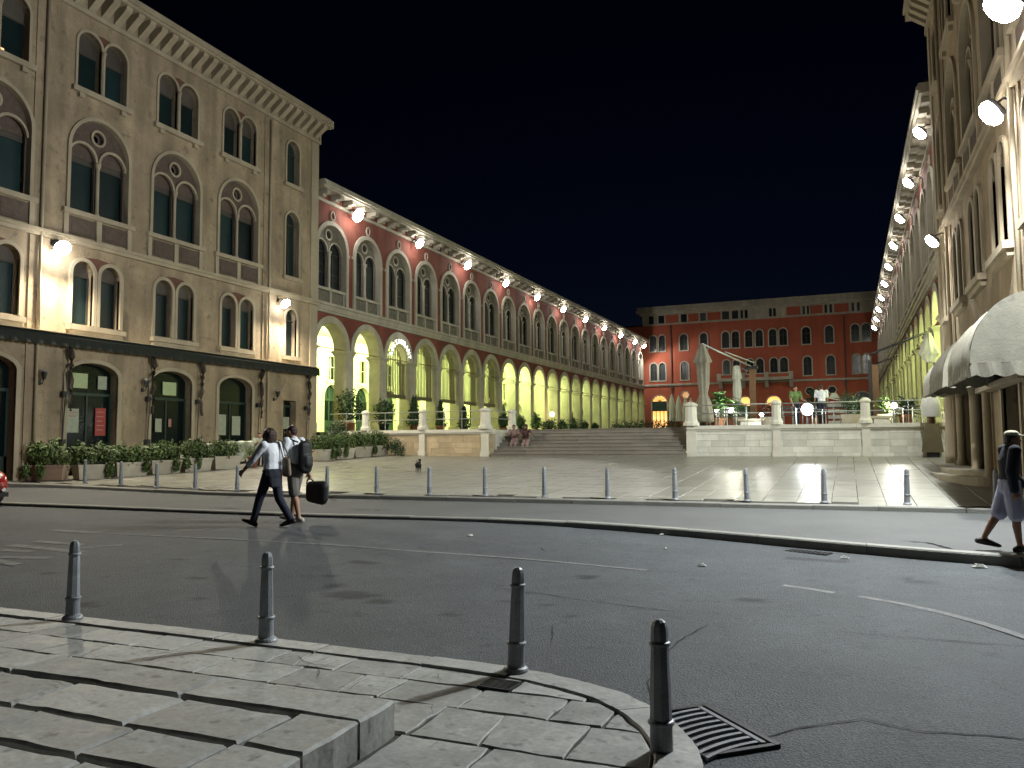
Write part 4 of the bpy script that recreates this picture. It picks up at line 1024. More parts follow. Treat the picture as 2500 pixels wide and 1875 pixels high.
# ------------------------------------------------------------------ red palace closing the square
pal = empty('red_palace', (0,103.0,0), 0, 'red four storey palace with hexagonal windows closing the far end of the square', 'building')
holes = []; spec = []
def arched(x0, x1, z0, z1):
    hw = (x1-x0)/2; return arch(hw, z0, z1-hw, 10, cx=(x0+x1)/2)
W3 = [(-23.5,-22.5),(-22.3,-21.4),(-19.6,-18.5),(-17.05,-16.0),(-14.3,-13.3),(-13.1,-12.1),(-11.5,-10.5),(-10.25,-9.25),(-8.65,-7.65),(-7.45,-6.42),(-4.8,-3.75),(-2.2,-1.15),(.7,1.7),(1.85,2.9)]
W2 = [(-23.5,-22.5),(-22.35,-21.4),(-19.55,-18.45),(-14.25,-13.3),(-13.05,-12.1),(-11.4,-10.45),(-10.25,-9.25),(-8.6,-7.6),(-7.45,-6.42),(-4.75,-3.7),(-2.15,-1.1),(.75,1.7),(1.85,2.8)]
for nm, L, z0, z1 in (('third',W3,13.15,15.35),('second',W2,9.35,11.75)):
    for (a_, c_) in L: h = arched(a_+.07,c_-.07,z0+.07,z1-.07); holes.append(h); spec.append((nm,a_,c_,z0,z1))
DR = [(-23.3,-21.4,7.45),(-12.3,-11.0,7.0),(-9.1,-7.4,7.0),(.85,2.6,7.2)]
for (a_, c_, z1) in DR: holes.append(arched(a_,c_,ZF+.02,z1))
HX = [(-18.98,7.45),(-4.1,7.5),(-1.57,7.55)]
def hexa(cx, cz, r_): return [(cx+r_*cos(pi/3*i), cz+r_*.95*sin(pi/3*i)) for i in range(6)]
for (cx, cz) in HX: holes.append(hexa(cx,cz,.46))
b = MB(); b.plate(rect(-28,8,ZF-.2,16.6), holes, 0, .35, edge=False); b.build('wall', M_RED2, pal)
for (nm, a_, c_, z0, z1) in spec:
    o2, i2 = arched(a_-.07,c_+.07,z0-.07,z1+.07), arched(a_+.07,c_-.07,z0+.07,z1-.07); n = len(o2); b = MB()
    vs = [(x,-.08,z) for x,z in o2]+[(x,-.08,z) for x,z in i2]+[(x,.0,z) for x,z in o2]+[(x,.12,z) for x,z in i2]
    b.add(vs, [q for i in range(n) for k_ in [(i+1)%n] for q in ((i,k_,n+k_,n+i),(2*n+i,2*n+k_,k_,i),(n+i,n+k_,3*n+k_,3*n+i))])
    w_ = b.build('window', M_TRIM2, pal)
    b = MB(); b.box(a_+.08,c_-.08,.25,.28,z0+.08,z1-.1); b.build('pane', M_GLASSW, w_)
    b = MB(); xm = (a_+c_)/2; b.box(xm-.03,xm+.03,.2,.25,z0+.1,z1-.12); b.box(a_+.1,c_-.1,.2,.25,(z0+z1)/2+.25,(z0+z1)/2+.31); b.build('sash', M_WOODF, w_)
for k, (a_, c_, z1) in enumerate(DR):
    o2, i2 = arched(a_-.14,c_+.14,ZF,z1+.14), arched(a_,c_,ZF,z1); n = len(o2); b = MB()
    vs = [(x,-.08,z) for x,z in o2]+[(x,-.08,z) for x,z in i2]+[(x,.0,z) for x,z in o2]+[(x,.2,z) for x,z in i2]
    b.add(vs, [q for i in range(1,n) for k_ in [(i+1)%n] for q in ((i,k_,n+k_,n+i),(2*n+i,2*n+k_,k_,i),(n+i,n+k_,3*n+k_,3*n+i))]); d = b.build('doorway', M_TRIM2, pal)
    if k == 0:
        b = MB(); b.box(a_,c_,.3,.33,ZF,5.45); b.box(a_,c_,.3,.33,6.75,z1-.05); b.build('lit_interior', M_WARM, d)
        b = MB(); b.box(a_,c_,.02,.25,5.45,6.7); b.build('green_awning', M_GREEN, d)
        b = MB(); xm = (a_+c_)/2
        for q in (-.66,-.33,0,.33,.66): b.tube([(xm+q*.05,.2,6.75),(xm+q*1.3,.2,7.5-abs(q)*.5)], .03, 4)
        for q in (-.5,.0,.5): b.box(xm+q-.04,xm+q+.04,.2,.26,ZF,5.45)
        b.build('fanlight_bars', M_WOODF, d)
    elif k in (1,2):
        b = MB(); b.box(a_,c_,.3,.33,5.9,z1-.05); b.build('lit_fanlight', M_WARM, d)
        b = MB(); b.box(a_,c_,.3,.33,ZF,5.9); b.build('door_leaf', M_WOODF, d)
    else:
        b = MB(); b.box(a_,c_,.3,.33,ZF,z1); b.build('door_leaf', M_GLASSW, d)
for i, (cx, cz) in enumerate(HX):
    o2, i2 = hexa(cx,cz,.6), hexa(cx,cz,.46); n = 6; b = MB()
    vs = [(x,-.08,z) for x,z in o2]+[(x,-.08,z) for x,z in i2]+[(x,.0,z) for x,z in o2]+[(x,.12,z) for x,z in i2]
    b.add(vs, [q for i_ in range(n) for k_ in [(i_+1)%n] for q in ((i_,k_,n+k_,n+i_),(2*n+i_,2*n+k_,k_,i_),(n+i_,n+k_,3*n+k_,3*n+i_))]); w_ = b.build('hexagonal_window', M_TRIM2, pal)
    b = MB(); b.box(cx-.5,cx+.5,.25,.28,cz-.45,cz+.45); b.build('pane', M_WARM2 if i == 0 else M_GLASSW, w_)
b = MB(); b.box(-28,8,-.14,.1,8.68,8.80); b.box(-28,8,-.2,.1,8.80,8.92); b.build('belt_course', M_TRIM2, pal)
b = MB(); b.box(-24.3,8,-.1,.1,16.6,16.72); b.build('attic_sill', M_TRIM2, pal)
b = MB(); b.box(-24.4,8,.02,.3,16.72,17.95); b.build('attic_wall', M_TRIM2, pal)
for (a_, c_, k) in [(-23.5,-22.9,0),(-22.25,-21.5,0),(-21.3,-19.65,1),(-19.35,-18.6,0),(-18.4,-17.1,1),(-16.9,-16.2,0),(-15.95,-14.35,1),(-14.15,-13.3,0),(-12.95,-12.2,0),(-11.9,-11.6,0),(-11.4,-11.05,0),(-8.5,-8.15,0),(-8.0,-7.7,0),
                    (-6.45,-4.85,1),(-4.6,-4.3,0),(-4.1,-3.85,0),(-3.7,-2.3,1),(-2.1,-1.8,0),(-1.55,-1.25,0),(-1.0,.6,1),(.9,1.2,0),(1.5,1.8,0)]:
    b = MB(); b.box(a_,c_,-.03 if k else .0,.02,16.85,17.85); b.build('attic_panel' if k else 'attic_window', M_RED2 if k else M_GLASSW, pal)
b = MB(); b.box(-24.6,8.4,-.5,.3,17.95,18.15); b.box(-25.0,8.8,-.95,.3,18.15,18.55); b.box(-24.9,8.7,-.85,.3,18.55,18.95); b.build('cornice', M_TRIM2, pal)
b = MB(); b.box(-24.9,8.7,.3,14,18.0,18.9); b.build('roof', M_ROOF, pal)
b = MB(); b.add([(-24.35,.3,16.6),(-24.35,14,16.6),(-24.35,14,18),(-24.35,.3,18)],[(0,1,2,3)]); b.add([(-28,0,ZF),(-28,14,ZF),(-28,14,16.6),(-28,0,16.6)],[(0,1,2,3)]); b.build('side_wall', M_RED2, pal)
for x in (-20.66,.0): b = MB(); b.tube([(x,-.12,ZF),(x,-.12,16.5)], .08, 6); b.box(x-.15,x+.15,-.28,.0,8.3,8.66); b.build('downpipe', M_WOODF, pal)
# balcony
b = MB(); b.box(-14.85,-5.85,-1.1,.0,8.93,9.12); b.build('balcony_slab', M_TRIM2, pal)
b = MB(); b.box(-14.85,-5.85,-1.1,-.95,9.12,9.3); b.box(-14.85,-5.85,-1.1,-.95,9.68,9.82)
for x in (-14.6,-11.75,-8.95,-6.1): b.box(x-.25,x+.25,-1.12,-.93,9.13,9.9)
b.build('balcony_parapet', M_TRIM2, pal)
b = MB(); b.box(-14.4,-6.3,-1.05,-1.0,9.3,9.68); b.build('balcony_infill', M_RED2, pal)
for x in (-11.74,-8.97,-6.14,-14.5): b = MB(); b.add([(x-.2,0,8.0),(x+.2,0,8.0),(x+.2,-.3,8.05),(x-.2,-.3,8.05),(x-.2,0,8.92),(x+.2,0,8.92),(x+.2,-.95,8.92),(x-.2,-.95,8.92)],[(0,1,2,3),(3,2,6,7),(0,3,7,4),(1,5,6,2)]); b.build('corbel', M_TRIM2, pal)
# dim house beyond
hb = empty('distant_house', (-31,116,0), 0, 'dim grey house end rising behind the left wing beside the red palace', 'building')
b = MB(); b.box(-6,6.2,0,10,0,17.4); b.build('wall', M_STONE, hb)
b = MB(); b.add([(-6.3,-.3,17.4),(6.5,-.3,17.4),(6.5,10.3,17.4),(-6.3,10.3,17.4),(-6.3,5,19.4),(6.5,5,19.4)],[(0,1,5,4),(2,3,4,5),(1,2,5),(3,0,4)]); b.build('roof', M_ROOF, hb)

# ================================================================== RETAINING WALL, STAIRS, PARAPET
SX0, SX1 = -14.7, -6.05
podium_me = podium.data
b = MB()
for (x0, x1, y0, y1) in ((-34,SX0,33.25,120),(SX1,14,33.25,120),(SX0,SX1,35.45,120)): b.add([(x0,y0,ZF),(x1,y0,ZF),(x1,y1,ZF),(x0,y1,ZF)], [(0,1,2,3)])
bpy.data.objects.remove(podium); podium = struct(b.build('podium_paving', M_STEP))

M_BLOCK_WARMLIT = mat('warm_retaining_stone', (0.46, 0.37, 0.235), 0.8, 0.22, 1.6, 0.4, 18, rnd=0.14, streak=0.2)  # retaining limestone with the left lamps' warm light put into its colour
def retaining_wall(x0, x1, label, seed, mb_=None):
    t = empty('retaining_wall', ((x0+x1)/2,33.0,0), 0, label, 'wall', 'retaining walls of the podium')
    ox = (x0+x1)/2; r = random.Random(seed)
    zb = 0.6
    b = MB(); b.box(x0-ox,x1-ox,.012,.25,zb,2.0); b.build('core', M_TROUGH, t)
    zs = [.86,1.13,1.37,1.62,1.86,2.0]
    for k in range(len(zs)-1):
        x = x0-ox
        if k == 0: lo = zb
        else: lo = zs[k]
        while x < x1-ox-.01:
            L = r.uniform(.55,1.25); xe = min(x+L, x1-ox)
            if x1-ox-xe < .3: xe = x1-ox
            g = .003; d = r.uniform(-.010,.0); pr = -.03 if k == 0 else 0
            mb = MB(); a, c, z0, z1 = x+g, xe-g, lo+g, zs[k+1]-g
            bv = .006
            mb.add([(a,.06,z0),(c,.06,z0),(c,.06,z1),(a,.06,z1),(a,d+pr+bv,z0),(c,d+pr+bv,z0),(c,d+pr+bv,z1),(a,d+pr+bv,z1),(a+bv,d+pr,z0+bv),(c-bv,d+pr,z0+bv),(c-bv,d+pr,z1-bv),(a+bv,d+pr,z1-bv)],
                   [(0,1,5,4),(1,2,6,5),(2,3,7,6),(3,0,4,7),(4,5,9,8),(5,6,10,9),(6,7,11,10),(7,4,8,11),(8,9,10,11)])
            mb.build('block', mb_ or M_BLOCK, t); x = xe
    x = x0-ox
    while x < x1-ox-.01:
        xe = min(x+r.uniform(1.3,1.9), x1-ox)
        if x1-ox-xe < .4: xe = x1-ox
        b = MB(); b.box(x+.003,xe-.003,-.05,.27,2.003,2.07); b.box(x+.003,xe-.003,-.11,.30,2.07,2.2+.02); b.build('coping_stone', M_POST, t); x = xe
    return t
wallA = retaining_wall(-23.6, SX0, 'left stone retaining wall below the railing, beside the planters', 4, M_BLOCK_WARMLIT)
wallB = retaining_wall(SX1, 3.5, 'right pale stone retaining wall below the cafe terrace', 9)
for sx, nm in ((SX0,'left'),(SX1,'right')):
    b = MB(); a_, c_ = (sx-.3,sx-.003) if nm == 'left' else (sx+.003,sx+.3)
    b.box(a_,c_,33.26,35.6,.5,2.02); b.box(a_-.02,c_+.02,33.31,35.6,2.02,2.19)
    tag(b.build('stair_cheek_wall', M_BLOCK), 'stone cheek wall closing the '+nm+' end of the stairs', 'wall', 'stair cheek walls')
stairs = empty('stone_stairs', ((SX0+SX1)/2,33.0,0), 0, 'wide flight of worn stone stairs between the two retaining walls', 'stairs')
hw = (SX1-SX0)/2; zb0 = plaza_z(-10,32.7)
NST = 8
for i in range(NST):
    z1 = zb0+(ZF-zb0)*(i+1)/NST; y0 = -.25+.315*i
    x = -hw; r = random.Random(40+i)
    while x < hw-.01:
        xe = min(x+r.uniform(1.2,2.2), hw)
        if hw-xe < .5: xe = hw
        b = MB(); b.box(x+.003,xe-.003,y0+.02,y0+.7,z1-.4,z1-.04); b.box(x+.003,xe-.003,y0-.015,y0+.7,z1-.04+.001,z1+r.uniform(-.003,.003)); b.build('step_stone', M_STEP, stairs); x = xe

def post(x, y, label, zb=None, big=False):
    zb = plaza_z(x, 32.9) if zb is None else zb
    t = empty('parapet_post', (x,y,0), 0, label, 'post', 'parapet posts')
    w_ = .19 if big else .145
    b = MB(); b.box(-w_-.03,w_+.03,-.06,.30,zb-.1,zb+.22); b.box(-w_,w_,-.02,.28,zb+.22,2.0); b.build('pilaster', M_POST, t)
    b = MB(); b.lathe([(w_*1.75,2.225),(w_*1.75,2.34),(w_*1.35,2.42),(w_*1.3,2.5)], 8, 0, .1, a0=pi/8); b.build('foot', M_POST, t)
    b = MB(); b.lathe([(w_*1.28,2.5),(w_*1.18,3.0)], 8, 0, .1, a0=pi/8); b.build('shaft', M_POST, t)
    b = MB(); b.lathe([(w_*1.2,3.0),(w_*1.5,3.04),(w_*1.5,3.09),(w_*1.2,3.13),(w_*.7,3.18),(w_*.1,3.2)], 8, 0, .1, a0=pi/8); b.build('cap', M_POST, t)
    return t
PX = [(-21.44,'leftmost pale railing post near the left pavilion',0),(-18.31,'second pale railing post from the left, above the dog',0),(-15.09,'thick pale railing post beside the left end of the stairs',1),
      (-5.88,'thick pale post at the right end of the stairs, by the tied umbrella',1),(-2.57,'pale post in the middle of the cafe terrace wall',0),(.63,'pale post on the right part of the cafe terrace wall',0)]
for x, lb, bg_ in PX: post(x, 32.93, lb, big=bool(bg_))
post(-14.86, 35.5, 'pale newel post at the top of the stairs behind the seated pair', 1.5)
def rail(x0, x1, label, y=33.04):
    t = empty('railing', ((x0+x1)/2,y,0), 0, label, 'railing', 'parapet railings'); h = (x1-x0)/2
    for z in (2.70,3.05): b = MB(); b.tube([(-h,0,z),(h,0,z)], .022, 8); b.build('rail', M_RAIL, t, True)
    n = max(1, round((x1-x0)/1.1))
    for i in range(1, n):
        u = -h+2*h*i/n; b = MB(); b.box(u-.012,u+.012,-.012,.012,2.22,3.04); b.build('baluster', M_RAIL, t)
rail(-23.5,-21.6,'short two bar railing against the left pavilion'); rail(-21.28,-18.5,'two bar railing between the first and second left posts'); rail(-18.15,-15.35,'two bar railing between the second and third left posts')
rail(-5.6,-2.72,'two bar railing between the tied umbrella and the middle terrace post'); rail(-2.42,.48,'two bar railing in front of the standing terrace people'); rail(.78,3.4,'two bar railing at the right end of the terrace')
t = empty('railing', (-14.87,34.3,0), 0, 'short railing running back along the stair cheek wall', 'railing', 'parapet railings')
for z in (2.70,3.05): b = MB(); b.tube([(0,-1.15,z),(0,1.05,z)], .022, 8); b.build('rail', M_RAIL, t, True)

# ================================================================== PLANTS
def leaf_blob(mb, c, rad, n, size, rng, flat=0.0):
    """n leaf-sized faces through a lumpy ellipsoid"""
    for _ in range(n):
        d = Vector((rng.gauss(0,1), rng.gauss(0,1), rng.gauss(0,1))).normalized()
        k = rng.random()**0.45
        lump = 1+0.35*noise.noise(Vector((d.x*2.3+c[0]*3, d.y*2.3+c[1]*3, d.z*2.3)))
        p = Vector((c[0]+d.x*rad[0]*k*lump, c[1]+d.y*rad[1]*k*lump, c[2]+d.z*rad[2]*k*lump))
        nrm = (d+Vector((rng.gauss(0,.6), rng.gauss(0,.6), rng.gauss(0,.6)+.3))).normalized()
        u = nrm.orthogonal().normalized(); u.rotate(Matrix.Rotation(rng.uniform(0,6.28), 3, nrm)); w_ = nrm.cross(u)
        s = size*rng.uniform(.6,1.3)
        mb.add([p-u*s, p-w_*s*.45+nrm*s*.12, p+u*s, p+w_*s*.45+nrm*s*.12], [(0,1,2),(0,2,3)])
def shrub_mesh(seed, w=.58, d=.30, h=.6, n=2000, size=.058, m=M_LEAF):
    r = random.Random(seed); mb = MB()
    for k in range(5):
        leaf_blob(mb, (-w*.85+w*1.7*(k+r.uniform(.2,.8))/5, r.uniform(-.08,.08), h*r.uniform(.3,.62)), (r.uniform(.2,.32), d*r.uniform(.9,1.25), h*r.uniform(.45,.7)), n//6, size, r)
    for k in range(r.randint(0,2)):   # a trail hanging over the rim
        leaf_blob(mb, (r.uniform(-w,w), -d*.95, -.12), (.13,.07,.2), n//10, size, r)
    return mesh_of(mb, 'foliage', m)
def twig_mesh(seed, h=.4):
    r = random.Random(seed); mb = MB()
    for k in range(7):
        x = r.uniform(-.5,.5); mb.tube([(x,0,-.05),(x+r.uniform(-.05,.05),r.uniform(-.05,.05),h*.4),(x+r.uniform(-.12,.12),r.uniform(-.1,.1),h*.8)], .008, 4)
    return mesh_of(mb, 'stems', M_STEM)
SHR = [shrub_mesh(100+i) for i in range(6)]; TW = twig_mesh(5)
b = MB(); b.frustum(0,0,.52,.19,0,.575,.23,.42); TRO = None
def trough(loc, rz, label, m, shlabel, k, scale=1.0):
    t = empty('planter_trough', loc, rz, label, 'planter', 'stone planters along the left pavilion')
    b = MB(); b.frustum(0,0,.50,.18,0,.56,.225,.40); o_ = rect(-.585,.585,-.25,.25); i_ = rect(-.50,.50,-.165,.165)
    vs = [(x,y,.40) for x,y in o_]+[(x,y,.47) for x,y in o_]+[(x,y,.47) for x,y in i_]+[(x,y,.40) for x,y in i_]
    b.add(vs, [(j*4+i,j*4+(i+1)%4,(j+1)*4+(i+1)%4,(j+1)*4+i) for j in range(3) for i in range(4)]); b.build('trough', m, t)
    b = MB(); b.box(-.49,.49,-.16,.16,.405,.435); b.build('soil', M_SOIL, t)
    s = empty('planter_shrub', (loc[0],loc[1],loc[2]+.435), rz+pi*(k%2)*0, shlabel, 'shrub', 'shrubs in the stone planters')
    s.scale = (1.0, 1.1, scale)
    link('foliage', SHR[k % 6], s); link('stems', TW, s)['kind'] = 'stuff'
PA = Vector((-22.22,17.95)); PB = Vector((-21.02,24.0)); dirv = (PB-PA); rzA = atan2(dirv.y, dirv.x); nA = 5
for i in range(nA):
    p = PA+dirv*((i+.5)/nA); nm = ORD[i]
    trough((p.x-.2, p.y+.05, plaza_z(p.x,p.y)+.002), rzA, nm+' pale stone trough from the left in the row beside the pavilion', M_TROUGH, 'leafy shrub growing in the '+nm+' pale trough of the longer row', i, [1.15,.95,1.1,1.2,1.0][i])
trough((-22.95,17.55,plaza_z(-22.95,17.55)), radians(27), 'pinkish stone trough at the corner nearest the red car', mat('pinkish_concrete',(.36,.25,.18),.85,.2,3,.3,25), 'dense shrub in the pinkish corner trough', 3, 1.3)
PA = Vector((-20.45,27.9)); PB = Vector((-19.75,32.4)); dirv = PB-PA; rzB = atan2(dirv.y, dirv.x)
for i in range(4):
    p = PA+dirv*((i+.5)/4); nm = ORD[i]
    trough((p.x-.2,p.y,plaza_z(p.x,p.y)+.002), rzB, nm+' pale trough of the short row running to the retaining wall', M_TROUGH, 'bushy shrub in the '+nm+' trough of the short row', i+2, 1.15)
# rounded drooping shrub at the foot of the wall
s = empty('round_shrub', (-19.3,32.2,plaza_z(-19.3,32.2)), 0, 'dark round shrub at the foot of the left retaining wall', 'shrub')
mb = MB(); r = random.Random(77); leaf_blob(mb,(0,0,.45),(.5,.42,.42),900,.045,r); leaf_blob(mb,(.35,-.1,.2),(.25,.25,.3),300,.045,r); mb.build('foliage', M_LEAF2, s)
mb = MB(); mb.tube([(0,0,0),(0.02,0,.5)], .03, 6); mb.build('stem', M_STEM, s)
s = empty('dark_shrub', (-21.6,30.9,plaza_z(-21.6,30.9)), 0, 'tall dark shrub beside the pavilion corner behind the short trough row', 'shrub')
mb = MB(); leaf_blob(mb,(0,0,.95),(.6,.5,.75),1400,.06,r); mb.build('foliage', M_LEAF2, s); mb = MB(); mb.tube([(0,0,0),(0,0,1)], .04, 6); mb.build('stem', M_STEM, s)
# terracotta pot at the end of the long row
s = empty('terracotta_pot', (-20.95,24.55,plaza_z(-20.95,24.55)), 0, 'terracotta pot with a small plant at the end of the long trough row', 'pot')
b = MB(); b.lathe([(.14,0),(.2,.34),(.225,.345),(.225,.40),(.19,.40),(.185,.36)], 16); b.build('pot', M_TERRA, s, True)
mb = MB(); leaf_blob(mb,(0,0,.58),(.28,.28,.25),420,.04,r); mb.build('plant', M_LEAF, s)

# covered cafe furniture behind the planters
for i, (x, y, L, lb) in enumerate([(-22.75,19.6,1.3,'pale cloth covered furniture set behind the second trough'),(-22.7,21.4,1.25,'pale cloth covered furniture set behind the third trough'),
                                   (-22.55,23.4,1.4,'pale cloth covered furniture set behind the fourth trough'),(-22.4,25.5,1.3,'pale cloth covered furniture set by the seated onlooker')]):
    t = empty('covered_furniture', (x,y,plaza_z(x,y)), pi/2+random.uniform(-.06,.06), lb, 'covered furniture', 'covered cafe furniture by the pavilion')
    mb = MB(); nx, ny = 14, 8; r = random.Random(60+i); vs = []
    for a in range(nx+1):
        for c in range(ny+1):
            u, w_ = -1+2*a/nx, -1+2*c/ny
            e = max(abs(u), abs(w_)); zt = .86-.03*sin(a*1.1+i)*(.6)-.05*abs(w_)
            z = zt if e < .98 else .12
            vs.append((u*L/2*(1+.02*sin(c*2.2)), w_*.32*(1+.06*sin(a*1.7)), z+ (0.02*noise.noise(Vector((u*3,w_*3,i))) if e<.98 else 0)))
    k = ny+1
    mb.add(vs, [(a*k+c,(a+1)*k+c,(a+1)*k+c+1,a*k+c+1) for a in range(nx) for c in range(ny)]); mb.build('cover', M_CLOTHG, t, False)
    mb = MB()
    for sx in (-1,1):
        for sy in (-1,1): mb.box(sx*L*.42-.02,sx*L*.42+.02,sy*.25-.02,sy*.25+.02,0,.6)
    mb.build('legs', M_METAL, t)

# potted evergreens between the arcade piers
def potted(x, y, label, h, w_, m, cone=True, pot=.42, seed=0):
    t = empty('potted_evergreen', (x,y,ZF), 0, label, 'potted plant', 'potted evergreens along the left arcade')
    b = MB(); b.lathe([(.2,0),(.28,pot),(.31,pot),(.31,pot+.05),(.26,pot+.05),(.25,pot-.03)], 12); b.build('pot', M_GREEN if seed % 3 == 1 else M_TERRA, t, True)
    mb = MB(); r = random.Random(seed)
    if cone:
        for k in range(5): q = k/4; leaf_blob(mb, (0,0,pot+.15+h*q*.85), (w_*1.25*(1.05-.75*q),w_*1.25*(1.05-.75*q),h*.22), 260, .085, r)
    else:
        leaf_blob(mb, (0,0,pot+h*.55), (w_*1.2,w_*1.2,h*.55), 900, .09, r)
    mb.build('foliage', m, t); mb = MB(); mb.tube([(0,0,pot-.05),(0,0,pot+h*.7)], .03, 6); mb.build('stem', M_STEM, t)
PP = [(0,1.7,.6,0),(1,1.3,.5,0),(2,1.5,.42,1),(3,1.4,.3,1),(4,1.2,.36,1),(5,1.1,.3,1),(6,1.0,.34,0),(7,1.0,.32,0),(8,1.2,.34,0),(9,.8,.32,0),(10,.8,.3,0),(11,1.0,.28,1),(12,.9,.3,0),(13,.8,.3,0)]
for i, h, w_, cn in PP:
    potted(-23.35, 32.1+BAY*(i+.72), ORD[i]+' potted evergreen from the near end of the left arcade', h, w_, M_LEAF2, bool(cn), seed=300+i)
# lit globe lamp on a stand under the arcade
t = empty('globe_lamp', (-23.2,64.4,ZF), 0, 'small warm globe lamp on a stand under the left arcade', 'lamp')
b = MB(); b.tube([(0,0,0),(0,0,1.55)], .03, 6); b.build('stand', M_METAL, t)
b = MB(); b.lathe([(.02,1.55),(.15,1.62),(.21,1.76),(.15,1.9),(.02,1.97)], 12); b.build('globe', emitter('warm_globe',(1,.7,.3),9), t, True)
light('POINT','globe_light',(0.35,0,1.76),60,(1,.7,.35),t,.1)

# hedges and folded umbrellas deep in the square
for i, (x, y, L, lb) in enumerate([(-20.5,60,4.5,'low dark hedge before the far end of the left arcade'),(-15.2,66,6.0,'low dark hedge in front of the lit palace doorway'),(-9.5,62,3.5,'low dark hedge left of the tied umbrella')]):
    t = empty('hedge', (x,y,ZF), 0, lb, 'hedge', 'hedges in the square')
    mb = MB(); r = random.Random(500+i)
    for k in range(int(L*2.2)): leaf_blob(mb, (-L/2+L*k/(L*2.2), r.uniform(-.2,.2), .65), (.45,.4,.62), 140, .09, r)
    mb.build('foliage', M_LEAF2, t); mb = MB(); mb.box(-L/2,L/2,-.3,.3,0,.25); mb.build('planter_box', M_TROUGH, t)
def folded_umbrella(name, loc, label, prof, m, folds=9, cat='umbrella', group=None, pole=True, amp=.16, seed=0, lean=(0,0)):
    t = empty(name, loc, 0, label, cat, group)
    mb = MB(); n = 36; vs = []; r = random.Random(seed); ph = r.uniform(0,6)
    zmax = max(z for _, z in prof)
    for (rr, z) in prof:
        for i in range(n):
            a = 2*pi*i/n; q = 1+amp*sin(folds*a+ph+z*.6)+.10*sin(3*a+z*2+seed); k = (zmax-z)
            vs.append((rr*q*cos(a)+lean[0]*k, rr*q*sin(a)+lean[1]*k, z))
    mb.add(vs, [(j*n+i, j*n+(i+1)%n, (j+1)*n+(i+1)%n, (j+1)*n+i) for j in range(len(prof)-1) for i in range(n)]+[tuple(range(n))])
    mb.build('canopy', m, t, True)
    if pole: mb = MB(); mb.tube([(0,0,0),(0,0,zmax-.02)], .03, 8); mb.build('pole', M_METAL, t, True)
    return t
for i, (x, y, h) in enumerate([(-13.4,66.5,3.35),(-12.8,66.3,3.2),(-12.2,66.0,3.0),(-11.7,65.7,2.95)]):
    folded_umbrella('folded_parasol', (x,y,ZF), ORD[i]+' of the far folded white parasols before the palace, counted from the left', [(.02,h),(.16,h-.5),(.24,h-1.0),(.2,h-1.5),(.22,1.0)], M_CANVASW, group='far folded parasols', seed=i)

# ================================================================== CAFE TERRACE
folded_umbrella('tied_cafe_umbrella', (-5.58,34.35,ZF), 'large cream cafe umbrella tied at the waist beside the stair post', [(.05,3.5),(.12,3.47),(.24,3.1),(.36,2.72),(.25,2.68),(.24,2.2),(.22,1.8),(.16,1.42),(.17,1.34),(.30,1.0),(.38,.6),(.40,.22),(.30,.18)], M_CANVAS, folds=8, group='cafe umbrellas', amp=.13, seed=4)
folded_umbrella('hanging_cafe_umbrella', (-4.64,38.0,ZF), 'smaller cream umbrella hanging folded from the wooden mast', [(.05,2.86),(.12,2.83),(.21,2.28),(.15,2.24),(.18,1.7),(.15,1.25),(.2,1.1)], M_CANVASW, folds=8, group='cafe umbrellas', amp=.16, seed=9)
t = empty('umbrella_mast', (-3.95,38.0,ZF), 0, 'wooden mast with dark arms reaching to the two folded cream umbrellas', 'umbrella mast', 'umbrella masts')
b = MB(); b.box(-.13,.13,-.1,.1,.3,2.66); b.build('mast', M_WOOD, t)
b = MB(); b.tube([(.02,0,2.75),(-1.63,-3.65,3.52)], .035, 6); b.tube([(.1,0,2.95),(-.9,-2.0,3.3)], .03, 6); b.tube([(0,0,2.5),(-.69,0,2.84)], .03, 6); b.build('arm', M_RAIL, t, True)
b = MB(); b.box(-.3,.25,-.15,.15,2.66,2.8); b.build('fitting', M_METAL, t); b = MB(); b.box(-.2,.2,-.16,.16,0,.3); b.build('base_block', M_METAL, t)
t = empty('umbrella_mast', (1.08,37.5,ZF), 0, 'thick brown wooden mast near the right arcade with a long dark arm', 'umbrella mast', 'umbrella masts')
b = MB(); b.box(-.05,.2,-.12,.12,.0,2.6); b.build('mast', M_WOOD, t)
b = MB(); b.box(-.19,-.055,-.1,.1,.0,2.8); b.build('dark_post', M_METAL, t)  # dark left side of the mast, built as its own box
b = MB(); b.tube([(-.1,0,3.05),(2.2,0,3.9)], .05, 8); b.tube([(-.05,.2,2.6),(1.0,.2,2.95)], .035, 6); b.build('arm', M_METAL, t, True)
folded_umbrella('hanging_cafe_umbrella', (3.25,37.5,ZF+2.0), 'white umbrella hanging folded against the right arcade columns', [(.05,1.85),(.1,1.83),(.22,1.4),(.38,.95),(.30,.92),(.22,.7),(.15,.6)], M_CANVASW, folds=8, group='cafe umbrellas', pole=False, amp=.12, seed=14)

